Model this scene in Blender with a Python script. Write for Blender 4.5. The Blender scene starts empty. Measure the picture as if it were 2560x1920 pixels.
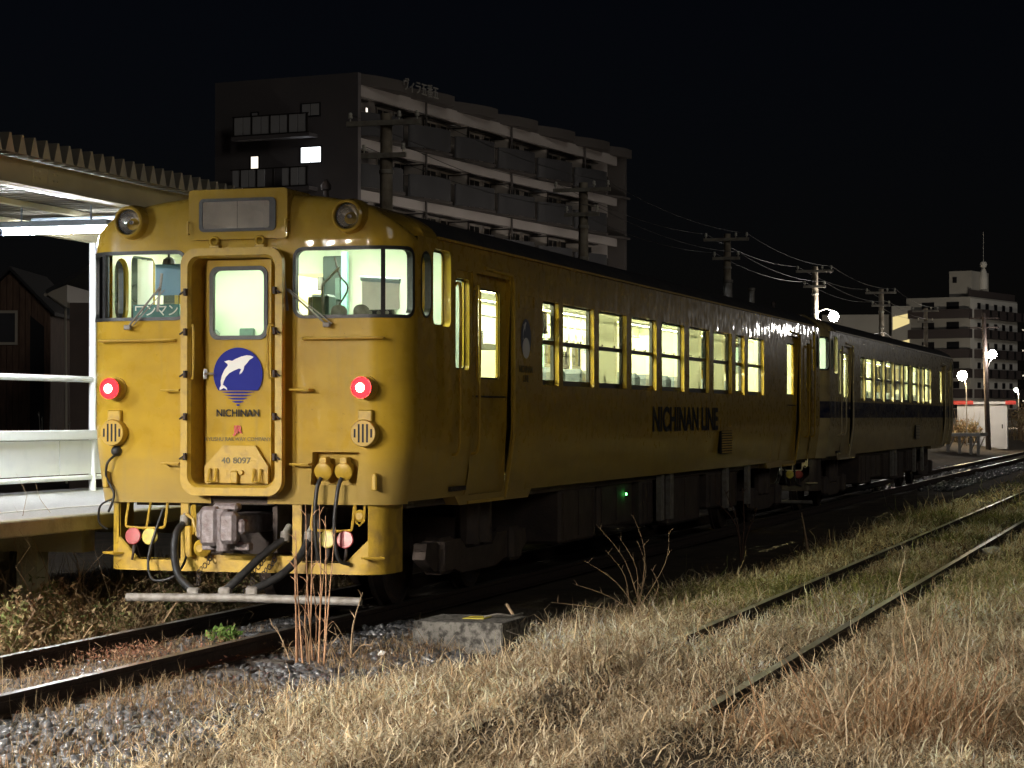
import bpy, math, random
import numpy as np
from mathutils import Vector, Matrix
random.seed(7); rng = np.random.default_rng(7)
PI = math.pi; R_ = math.radians
SC = bpy.context.scene; COL = SC.collection

# ------------------------------------------------------------------ camera, sky, fill light, exposure
cam_d = bpy.data.cameras.new('camera'); cam = bpy.data.objects.new('camera', cam_d); COL.objects.link(cam)
cam_d.sensor_width = 36.0; cam_d.lens = 5517.7 / 2560 * 36.0; cam_d.clip_end = 3000; cam_d.clip_start = .1
cam.location = (7.60081, -16.91982, 1.74846)
cam.rotation_euler = (R_(90 + .85141), 0, R_(17.29902))
SC.camera = cam
W = bpy.data.worlds.new('World'); SC.world = W; W.use_nodes = True
_n = W.node_tree.nodes; _l = W.node_tree.links
_bg = _n['Background']; _sky = _n.new('ShaderNodeTexSky'); _sky.sky_type = 'NISHITA'; _sky.sun_disc = False
_sky.sun_elevation = R_(20); _sky.sun_rotation = R_(128); _sky.air_density = 1.4; _sky.dust_density = .6
_mx = _n.new('ShaderNodeMix'); _mx.data_type = 'RGBA'; _mx.blend_type = 'MULTIPLY'; _mx.inputs[0].default_value = 1; _mx.inputs[7].default_value = (.62, .62, 1, 1)
_l.new(_sky.outputs[0], _mx.inputs[6]); _l.new(_mx.outputs[2], _bg.inputs[0]); _bg.inputs[1].default_value = .00026
sun_d = bpy.data.lights.new('fill_sun', 'SUN'); sun = bpy.data.objects.new('fill_sun', sun_d); COL.objects.link(sun)  # dim fill added to lift the railcar sides and building fronts
sun_d.energy = .09; sun_d.angle = R_(15); sun_d.color = (1, .93, .82)
sun.rotation_euler = (R_(70), 0, R_(52))
SC.view_settings.view_transform = 'Standard'; SC.view_settings.look = 'None'
SC.view_settings.exposure = 1.0; SC.view_settings.gamma = 1; SC.view_settings.use_curve_mapping = False
SC.cycles.use_denoising = True; SC.cycles.use_light_tree = True
SC.cycles.sample_clamp_indirect = 6; SC.cycles.transparent_max_bounces = 14
SC.cycles.max_bounces = 8; SC.cycles.diffuse_bounces = 4; SC.cycles.glossy_bounces = 3
SC.cycles.caustics_reflective = False; SC.cycles.caustics_refractive = False

# ------------------------------------------------------------------ helpers
class MB:
    def __init__(s): s.v = []; s.f = []; s.m = []
    def add(s, vs, fs, mi=0):
        b = len(s.v); s.v += [tuple(v) for v in vs]
        for f in fs: s.f.append([b + i for i in f]); s.m.append(mi)
        return s
    def box(s, x0, x1, y0, y1, z0, z1, mi=0):
        return s.add([(x0,y0,z0),(x1,y0,z0),(x1,y1,z0),(x0,y1,z0),(x0,y0,z1),(x1,y0,z1),(x1,y1,z1),(x0,y1,z1)],
            [(0,3,2,1),(4,5,6,7),(0,1,5,4),(1,2,6,5),(2,3,7,6),(3,0,4,7)], mi)
    def bbox(s, x0, x1, y0, y1, z0, z1, b=.01, mi=0):          # box with chamfered edges
        X=(x0,x1);Y=(y0,y1);Z=(z0,z1);vs=[];idx={}
        for i in (0,1):
            for j in (0,1):
                for k in (0,1):
                    sx,sy,sz=(1-2*i),(1-2*j),(1-2*k)
                    for a in range(3):
                        d=[sx*b,sy*b,sz*b]; d[a]=0; idx[i,j,k,a]=len(vs); vs.append((X[i]+d[0],Y[j]+d[1],Z[k]+d[2]))
        fs=[]
        for i in (0,1): fs.append([idx[i,0,0,0],idx[i,1,0,0],idx[i,1,1,0],idx[i,0,1,0]])
        for j in (0,1): fs.append([idx[0,j,0,1],idx[1,j,0,1],idx[1,j,1,1],idx[0,j,1,1]])
        for k in (0,1): fs.append([idx[0,0,k,2],idx[1,0,k,2],idx[1,1,k,2],idx[0,1,k,2]])
        for a,b2,c in ((0,1,2),(0,2,1),(1,2,0)):
            for p in (0,1):
                for q in (0,1):
                    def ix(t,ax):
                        m=[0,0,0]; m[a]=p; m[b2]=q; m[c]=t; return idx[m[0],m[1],m[2],ax]
                    fs.append([ix(0,a),ix(0,b2),ix(1,b2),ix(1,a)])
        for i in (0,1):
            for j in (0,1):
                for k in (0,1): fs.append([idx[i,j,k,0],idx[i,j,k,1],idx[i,j,k,2]])
        return s.add(vs,fs,mi)
    def tube(s, pts, r, n=8, mi=0, cap=True):
        P=[Vector(p) for p in pts]; m=len(P); rs=r if isinstance(r,(list,tuple)) else [r]*m
        t0=(P[1]-P[0]).normalized(); up=Vector((0,0,1)) if abs(t0.z)<.9 else Vector((1,0,0))
        u=t0.cross(up).normalized(); vs=[]
        for i in range(m):
            t=((P[min(i+1,m-1)]-P[max(i-1,0)])); t=t.normalized() if t.length>1e-9 else t0
            u=(u-t*u.dot(t)); u=u.normalized() if u.length>1e-6 else t.orthogonal().normalized()
            w=t.cross(u)
            for k in range(n):
                a=2*PI*k/n; vs.append(P[i]+(u*math.cos(a)+w*math.sin(a))*rs[i])
        fs=[]
        for i in range(m-1):
            for k in range(n): fs.append((i*n+k,i*n+(k+1)%n,(i+1)*n+(k+1)%n,(i+1)*n+k))
        if cap: fs.append(list(range(n))[::-1]); fs.append([(m-1)*n+k for k in range(n)])
        return s.add(vs,fs,mi)
    def cyl(s,p0,p1,r,n=12,mi=0): return s.tube([p0,p1],r,n,mi)
    def lathe(s, c, ax, prof, n=20, mi=0, cap=True):                      # prof: list of (r, h) along axis ax from c
        ax=Vector(ax).normalized(); u=ax.orthogonal().normalized(); w=ax.cross(u); c=Vector(c); vs=[]
        for r,h in prof:
            for k in range(n):
                a=2*PI*k/n; vs.append(c+ax*h+(u*math.cos(a)+w*math.sin(a))*r)
        fs=[]
        for i in range(len(prof)-1):
            for k in range(n): fs.append((i*n+k,i*n+(k+1)%n,(i+1)*n+(k+1)%n,(i+1)*n+k))
        if cap and prof[-1][0]>1e-4: fs.append([(len(prof)-1)*n+k for k in range(n)])
        if cap and prof[0][0]>1e-4: fs.append([k for k in range(n)][::-1])
        return s.add(vs,fs,mi)
    def beam(s,p0,p1,w,h,mi=0,up=(0,0,1)):
        a=Vector(p0);b=Vector(p1);t=(b-a).normalized();u=Vector(up)
        if abs(t.dot(u))>.98: u=Vector((1,0,0))
        x=t.cross(u).normalized();z=x.cross(t);vs=[]
        for p in (a,b):
            for sx,sz in ((-1,-1),(1,-1),(1,1),(-1,1)): vs.append(p+x*sx*w/2+z*sz*h/2)
        return s.add(vs,[(0,1,2,3),(7,6,5,4),(0,4,5,1),(1,5,6,2),(2,6,7,3),(3,7,4,0)],mi)
    def prism(s,poly,P0,P1,mi=0):                               # polygon (u,v) swept between two maps
        n=len(poly);vs=[P0(*q) for q in poly]+[P1(*q) for q in poly]
        return s.add(vs,[list(range(n)),list(range(n,2*n))[::-1]]+[(i,(i+1)%n,n+(i+1)%n,n+i) for i in range(n)],mi)
    def loft(s,rows,mi=0,close=False):
        n=len(rows[0]);vs=[p for r in rows for p in r];fs=[]
        for i in range(len(rows)-1):
            for k in range(n if close else n-1): fs.append((i*n+k,i*n+(k+1)%n,(i+1)*n+(k+1)%n,(i+1)*n+k))
        return s.add(vs,fs,mi)
    def build(s,name,mats,parent=None,smooth=None,loc=None):
        me=bpy.data.meshes.new(name); me.from_pydata(s.v,[],s.f)
        mats=mats if isinstance(mats,(list,tuple)) else [mats]
        for m in mats: me.materials.append(M[m] if isinstance(m,str) else m)
        if any(s.m): me.polygons.foreach_set('material_index',s.m)
        if smooth is not None:
            me.polygons.foreach_set('use_smooth',[True]*len(s.f)); me.set_sharp_from_angle(angle=R_(smooth))
        me.update()
        return link(name,me,parent,loc)
def link(name,data,parent=None,loc=None):
    o=bpy.data.objects.new(name,data); COL.objects.link(o)
    if parent: o.parent=parent
    if loc is not None: o.location=loc
    return o
def tag(o,label=None,cat=None,group=None,kind=None):
    if label: o['label']=label
    if cat: o['category']=cat
    if group: o['group']=group
    if kind: o['kind']=kind
    return o
def thing(name,label,cat,loc=(0,0,0),rz=0,group=None):
    o=bpy.data.objects.new(name,None); COL.objects.link(o); o.location=loc; o.rotation_euler=(0,0,rz); o.empty_display_size=.2
    return tag(o,label,cat,group)
def copy_tree(o,parent=None):
    c=o.copy(); COL.objects.link(c); c.parent=parent
    for ch in list(o.children): copy_tree(ch,c)
    return c
def smoothpts(pts,k=6):
    P=[Vector(p) for p in pts];out=[]
    for i in range(len(P)-1):
        a=P[max(i-1,0)];b=P[i];c=P[i+1];d=P[min(i+2,len(P)-1)]
        for j in range(k):
            t=j/k; out.append(.5*((2*b)+(c-a)*t+(2*a-5*b+4*c-d)*t*t+(3*b-a-3*c+d)*t**3))
    out.append(P[-1]); return out
def rr(u0,u1,v0,v1,r,n=4):
    out=[]
    for cx,cy,a0 in ((u1-r,v0+r,-90),(u1-r,v1-r,0),(u0+r,v1-r,90),(u0+r,v0+r,180)):
        for k in range(n+1):
            a=R_(a0+90*k/n); out.append((cx+r*math.cos(a),cy+r*math.sin(a)))
    return out
def wallgrid(mb,us,vs,ops,P,off=0,mi=0):
    us=sorted(set(round(u,5) for u in us)); vs=sorted(set(round(v,5) for v in vs)); ids={}
    def vid(i,j):
        if (i,j) not in ids: ids[i,j]=len(mb.v); mb.v.append(tuple(P(us[i],vs[j],off)))
        return ids[i,j]
    for i in range(len(us)-1):
        for j in range(len(vs)-1):
            cu=(us[i]+us[i+1])/2;cv=(vs[j]+vs[j+1])/2
            if any(o[0]<cu<o[1] and o[2]<cv<o[3] for o in ops): continue
            mb.f.append([vid(i,j),vid(i+1,j),vid(i+1,j+1),vid(i,j+1)]); mb.m.append(mi)
    for o in ops:
        if len(o)>4 and o[4]>0:
            lp=rr(*o[:5]); m=len(lp)//4
            for c,(cu,cv) in enumerate(((o[1],o[2]),(o[1],o[3]),(o[0],o[3]),(o[0],o[2]))):
                arc=lp[c*m:(c+1)*m]
                for k in range(m-1): mb.add([P(cu,cv,off),P(*arc[k],off),P(*arc[k+1],off)],[(0,1,2)],mi)
def reveal(mb,lp,P,o0,o1,mi=0):
    mb.loft([[P(u,v,o0) for u,v in lp],[P(u,v,o1) for u,v in lp]],mi,close=True)
def ring(mb,la,lb,P,oa,ob=None,mi=0):
    ob=oa if ob is None else ob
    mb.loft([[P(u,v,oa) for u,v in la],[P(u,v,ob) for u,v in lb]],mi,close=True)
def paneg(mb,u0,u1,v0,v1,P,off,nu=1,mi=0):
    rows=[[P(u0+(u1-u0)*i/nu,v,off) for i in range(nu+1)] for v in (v0,v1)]
    mb.loft(rows,mi)

# ------------------------------------------------------------------ materials
M={}
def nt(name):
    m=bpy.data.materials.new(name); m.use_nodes=True; M[name]=m
    return m,m.node_tree.nodes,m.node_tree.links,m.node_tree.nodes['Principled BSDF']
def mat(name,col,rough=.6,metal=0,col2=None,scale=6.,lo=.35,hi=.7,bump=0,bscale=40.,coat=0,stretch=(1,1,1),detail=6,spec=None):
    m,n,l,b=nt(name); b.inputs['Roughness'].default_value=rough; b.inputs['Metallic'].default_value=metal
    if spec is not None: b.inputs['Specular IOR Level'].default_value=spec
    if coat: b.inputs['Coat Weight'].default_value=coat; b.inputs['Coat Roughness'].default_value=.08
    b.inputs['Base Color'].default_value=(*col,1)
    if col2 is not None or bump:
        tc=n.new('ShaderNodeTexCoord'); mp=n.new('ShaderNodeMapping'); mp.inputs['Scale'].default_value=stretch; l.new(tc.outputs['Object'],mp.inputs[0])
    if col2 is not None:
        t=n.new('ShaderNodeTexNoise'); t.inputs['Scale'].default_value=scale; t.inputs['Detail'].default_value=detail; l.new(mp.outputs[0],t.inputs[0])
        r=n.new('ShaderNodeValToRGB'); r.color_ramp.elements[0].position=lo; r.color_ramp.elements[1].position=hi
        r.color_ramp.elements[0].color=(*col,1); r.color_ramp.elements[1].color=(*col2,1)
        l.new(t.outputs[0],r.inputs[0]); l.new(r.outputs[0],b.inputs['Base Color'])
    if bump:
        t2=n.new('ShaderNodeTexNoise'); t2.inputs['Scale'].default_value=bscale; t2.inputs['Detail'].default_value=5; l.new(mp.outputs[0],t2.inputs[0])
        bp=n.new('ShaderNodeBump'); bp.inputs['Strength'].default_value=bump; bp.inputs['Distance'].default_value=.02
        l.new(t2.outputs[0],bp.inputs['Height']); l.new(bp.outputs[0],b.inputs['Normal'])
    return m
def emit(name,col,s):
    m,n,l,b=nt(name); n.remove(b); e=n.new('ShaderNodeEmission'); e.inputs[0].default_value=(*col,1); e.inputs[1].default_value=s
    l.new(e.outputs[0],n['Material Output'].inputs[0]); return m
def glassm(name,tint,gl=.9,rough=0.0,translucent=0):
    m,n,l,b=nt(name); n.remove(b); t=n.new('ShaderNodeBsdfTransparent'); t.inputs[0].default_value=(*tint,1)
    g=n.new('ShaderNodeBsdfGlossy'); g.inputs[0].default_value=(gl,gl,gl,1); g.inputs[1].default_value=rough
    f=n.new('ShaderNodeFresnel'); f.inputs[0].default_value=1.5; x=n.new('ShaderNodeMixShader')
    l.new(f.outputs[0],x.inputs[0]); l.new(t.outputs[0],x.inputs[1]); l.new(g.outputs[0],x.inputs[2]); l.new(x.outputs[0],n['Material Output'].inputs[0]); return m
def paint(name,base,dust,band=None,seed=0.):
    m,n,l,b=nt(name); b.inputs['Roughness'].default_value=.3; b.inputs['Specular IOR Level'].default_value=.12; b.inputs['Coat Weight'].default_value=.5; b.inputs['Coat Roughness'].default_value=.03
    tc=n.new('ShaderNodeTexCoord'); sx=n.new('ShaderNodeSeparateXYZ'); l.new(tc.outputs['Object'],sx.inputs[0])
    def noise(sc,st,det=5):
        mp=n.new('ShaderNodeMapping'); mp.inputs['Scale'].default_value=st; mp.inputs['Location'].default_value=(seed,seed,seed); l.new(tc.outputs['Object'],mp.inputs[0])
        t=n.new('ShaderNodeTexNoise'); t.inputs['Scale'].default_value=sc; t.inputs['Detail'].default_value=det; l.new(mp.outputs[0],t.inputs[0]); return t.outputs[0]
    def ramp(i,p0,p1,c0=(0,0,0,1),c1=(1,1,1,1)):
        r=n.new('ShaderNodeValToRGB'); r.color_ramp.elements[0].position=p0; r.color_ramp.elements[1].position=p1
        r.color_ramp.elements[0].color=c0; r.color_ramp.elements[1].color=c1; l.new(i,r.inputs[0]); return r.outputs[0]
    def mth(op,a,bv):
        q=n.new('ShaderNodeMath'); q.operation=op
        for i,v in enumerate((a,bv)):
            if isinstance(v,(int,float)): q.inputs[i].default_value=v
            else: l.new(v,q.inputs[i])
        return q.outputs[0]
    def mix(f,a,c):
        q=n.new('ShaderNodeMix'); q.data_type='RGBA'
        for i,v in ((0,f),(6,a),(7,c)):
            if isinstance(v,(int,float)): q.inputs[i].default_value=v
            elif isinstance(v,tuple): q.inputs[i].default_value=(*v,1)
            else: l.new(v,q.inputs[i])
        return q.outputs[2]
    c=base
    if band:
        z0,z1,bc=band; inb=mth('MULTIPLY',mth('GREATER_THAN',sx.outputs[2],z0),mth('LESS_THAN',sx.outputs[2],z1)); c=mix(inb,base,bc)
    fade=ramp(noise(3.,(1,.5,1.5),8),.42,.75); c=mix(mth('MULTIPLY',fade,.55),c,(base[0]*.66,base[1]*.62,base[2]*.7) if not band else dust)
    streak=ramp(noise(5.,(2.2,2.2,.18),4),.55,.78); c=mix(mth('MULTIPLY',streak,.38),c,dust)
    top_shade=ramp(mth('SUBTRACT',mth('ADD',sx.outputs[2],mth('MULTIPLY',noise(4.,(1,1,1.5),6),.3)),2.95),.28,.6); c=mix(mth('MULTIPLY',top_shade,.55),c,(.17,.115,.03))   # weaker light up by the roof, put into the colour
    zz=mth('ADD',sx.outputs[2],mth('MULTIPLY',noise(2.2,(.5,.5,2.),6),-.55))      # spray of road dust on the lower panels
    low=ramp(mth('SUBTRACT',zz,.76),.05,.5,(1,1,1,1),(0,0,0,1)); c=mix(mth('MULTIPLY',low,.6),c,dust)
    spots=ramp(noise(38.,(1,1,1),2),.74,.78); c=mix(mth('MULTIPLY',spots,.5),c,tuple(x*.3 for x in dust))
    l.new(c,b.inputs['Base Color'])
    rg=ramp(noise(9.,(1,1,1),6),.3,.8,(.2,.2,.2,1),(.45,.45,.45,1)); rg2=mix(low,rg,(.6,.6,.6)); l.new(rg2,b.inputs['Roughness'])
    bp=n.new('ShaderNodeBump'); bp.inputs['Strength'].default_value=.22; bp.inputs['Distance'].default_value=.03
    l.new(noise(2.6,(1.5,1.5,.7),2),bp.inputs['Height']); l.new(bp.outputs[0],b.inputs['Normal']); l.new(bp.outputs[0],b.inputs['Coat Normal'])
    return m
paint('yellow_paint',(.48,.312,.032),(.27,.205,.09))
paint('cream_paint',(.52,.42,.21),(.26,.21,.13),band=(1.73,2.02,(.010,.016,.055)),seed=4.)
mat('yellow_trim',(.47,.304,.034),.45,col2=(.30,.19,.04),scale=14,lo=.5,hi=.85,bump=.1)
mat('skirt_paint',(.50,.327,.036),.5,col2=(.22,.14,.05),scale=7,lo=.48,hi=.8,bump=.2,bscale=25)
mat('cream_trim',(.6,.52,.34),.4,col2=(.3,.25,.17),scale=10,lo=.5,hi=.9)
mat('roof_paint',(.035,.035,.04),.7,col2=(.06,.055,.05),scale=4,bump=.2)
mat('rubber',(.012,.012,.013),.45,col2=(.03,.03,.03),scale=30)
mat('dark_steel',(.035,.03,.028),.65,.3,col2=(.07,.045,.035),scale=12,bump=.3)
mat('under_paint',(.05,.038,.035),.75,col2=(.08,.06,.05),scale=6,bump=.3)
mat('pale_steel',(.3,.29,.27),.6,.2,col2=(.17,.15,.13),scale=14,bump=.2)
mat('coupler_steel',(.27,.25,.26),.55,.35,col2=(.16,.12,.12),scale=18,bump=.4)
mat('chrome',(.75,.75,.75),.25,1)
mat('sash',(.05,.05,.05),.4,.5)
mat('cap_red',(.42,.05,.06),.35,col2=(.3,.05,.05),scale=20)
mat('cap_yellow',(.6,.5,.06),.4,col2=(.4,.33,.08),scale=25)
mat('lining',(.72,.70,.55),.5,col2=(.66,.63,.48),scale=2)
mat('cab_lining',(.62,.68,.55),.5,col2=(.55,.62,.5),scale=3)
mat('ceiling_white',(.85,.86,.78),.5,col2=(.8,.8,.72),scale=3)
mat('floor_vinyl',(.25,.25,.22),.5,col2=(.18,.18,.16),scale=9)
mat('seat_moquette',(.10,.13,.17),.9,col2=(.16,.18,.2),scale=60,bump=.2)
mat('desk_green',(.10,.16,.14),.5,col2=(.07,.1,.09),scale=10)
mat('sign_teal',(.02,.13,.13),.4); mat('white_paint',(.8,.8,.78),.45,col2=(.7,.7,.68),scale=8)
mat('black_print',(.02,.02,.022),.6,spec=.2); mat('grey_print',(.10,.085,.03),.5); mat('navy_print',(.015,.022,.24),.6,spec=.15); mat('dark_navy_print',(.015,.02,.05),.35)
mat('red_print',(.5,.04,.03),.4); mat('white_print',(.78,.78,.76),.4)
mat('dest_cloth',(.85,.84,.81),.8,col2=(.6,.59,.57),scale=5,bump=.5,bscale=6)
mat('blue_film',(.12,.25,.42),.3); mat('advert_paper',(.5,.42,.3),.7,col2=(.2,.3,.45),scale=9,lo=.45,hi=.55); mat('canopy_blue',(.4,.5,.6),.4); mat('desk_dark',(.03,.05,.045),.5); mat('pillar_green',(.2,.42,.36),.5)
glassm('window_glass',(.93,.98,.92)); glassm('lens_glass',(1,1,1)); glassm('lens_red',(.9,.12,.1))
m,n,l,b=nt('blind_cloth'); b.inputs['Base Color'].default_value=(.62,.62,.56,1); b.inputs['Roughness'].default_value=.9
_t=n.new('ShaderNodeBsdfTranslucent'); _t.inputs[0].default_value=(.85,.85,.74,1); _x=n.new('ShaderNodeMixShader'); _x.inputs[0].default_value=.6
l.new(b.outputs[0],_x.inputs[1]); l.new(_t.outputs[0],_x.inputs[2]); l.new(_x.outputs[0],n['Material Output'].inputs[0])
emit('saloon_lamp',(1,.96,.58),58); emit('cab_lamp',(.9,1,.82),30)
emit('tail_glow',(1,.0015,.002),30); emit('tail_core',(1,.5,.3),16); emit('green_led',(.1,1,.15),8)

# ------------------------------------------------------------------ railcar geometry
RC=.33; XF=1.12; YF=-.12; SE=XF+RC*PI/2
def prof(z): return 1.45 if z>=1.65 else 1.45-.085*((1.65-z)/.62)**1.25
def zr(x): return 3.25+.36*max(0,1-(abs(x)/1.45)**2.3)**.55
def fp(s,z,off=0):
    a=abs(s); sg=1 if s>=0 else -1
    if a<=XF: x,y,nx,ny=a,YF,0,-1
    elif a<=SE: t=(a-XF)/RC; x,y,nx,ny=XF+RC*math.sin(t),YF+RC-RC*math.cos(t),math.sin(t),-math.cos(t)
    else: x,y,nx,ny=XF+RC,YF+RC+a-SE,1,0
    return (sg*(x+nx*off)*prof(z)/1.45,y+ny*off,z)
def sp(sg): return lambda y,z,off=0: (sg*(prof(z)+off),y,z)
FW=(.485,1.5635,2.56,3.14,.085)
WINS=[(3.84,4.42),(4.57,5.77),(5.97,7.17),(7.40,8.60),(8.88,10.08),(10.36,11.56),(11.83,13.03),(13.29,13.91),(14.17,15.37)]
WZ=(2.06,2.89)
def lettering(body,size,mt,parent,loc,rot,sx=1,off=.0,name='lettering',align='CENTER',ext=.001):
    cu=bpy.data.curves.new(name,'FONT'); cu.body=body; cu.size=size; cu.align_x=align; cu.align_y='CENTER'; cu.offset=off; cu.extrude=ext
    cu.materials.append(M[mt]); o=link(name,cu); dg=bpy.context.evaluated_depsgraph_get(); me=bpy.data.meshes.new_from_object(o.evaluated_get(dg)); bpy.data.objects.remove(o)
    o=link(name,me,parent,loc); o.rotation_euler=rot; o.scale=(sx,1,1); return o
def fan(mb,pts,P,off,mi=0):
    mb.add([P(u,v,off) for u,v in pts],[list(range(len(pts)))],mi)
DOLPHIN=[(1515,38),(1490,27),(1455,24),(1410,33),(1360,52),(1330,68),(1300,62),(1262,72),(1290,92),(1292,105),(1262,140),(1240,185),(1230,230),(1233,262),
 (1220,285),(1222,300),(1240,292),(1258,282),(1275,292),(1288,304),(1285,285),(1268,268),(1250,258),(1256,235),(1275,195),(1305,165),(1345,145),(1390,128),(1408,135),(1395,160),(1393,176),(1412,165),(1428,140),(1435,110),(1460,85),(1480,60),(1500,50)]
def dolphin_poly(cx,cz,r): return [(cx+(x-1380)/213*r,cz-(y-175)/213*r) for x,y in DOLPHIN]

def front_shell(root,PM,YM=None):
    P=fp if YM is None else (lambda s,z,off=0:(lambda q:(q[0],YM-q[1],q[2]))(fp(s,z,off)))
    sh=MB(); ops=[FW,(-FW[1],-FW[0],*FW[2:]),(-.40,.40,1.10,3.10,.12),(.665,1.085,1.19,1.46,.01),(-.27,.27,1.03,1.10,0)]
    us=[-SE,SE]+[s*(XF+RC*PI/2*k/9) for s in (1,-1) for k in range(9)]+[0]+[u for o in ops for u in o[:2]]
    vs=[1.03,1.2,1.35,1.5,1.65,2.0,2.3,3.2]+[v for o in ops for v in o[2:4]]
    wallgrid(sh,us,vs,ops,P)
    us=sorted(set(round(u,5) for u in us)); us=sorted(set(us+[i*.1 for i in range(-11,12)]))
    rows=[]
    for fz,ins in ((0,0),(.4,.006),(.7,.02),(.88,.05),(.97,.10),(1,.18)):
        row=[]
        for u in us:
            x,y,_=P(u,3.2,-ins); xb=P(u,3.2,0)[0]; row.append((x,y,3.2+(zr(xb)-3.2)*fz))
        rows.append(row)
    for yy in (.35,.7):
        rows.append([(P(u,3.2,-.18*(1 if abs(u)<1.2 else 0))[0]*1.0,(yy if YM is None else YM-yy),0) for u in us])
        rows[-1]=[(x,y,zr(x)) for x,y,_ in rows[-1]]
    sh.loft(rows)
    for o in ops[:2]: reveal(sh,rr(*o),P,0,-.06)
    return sh,P

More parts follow.
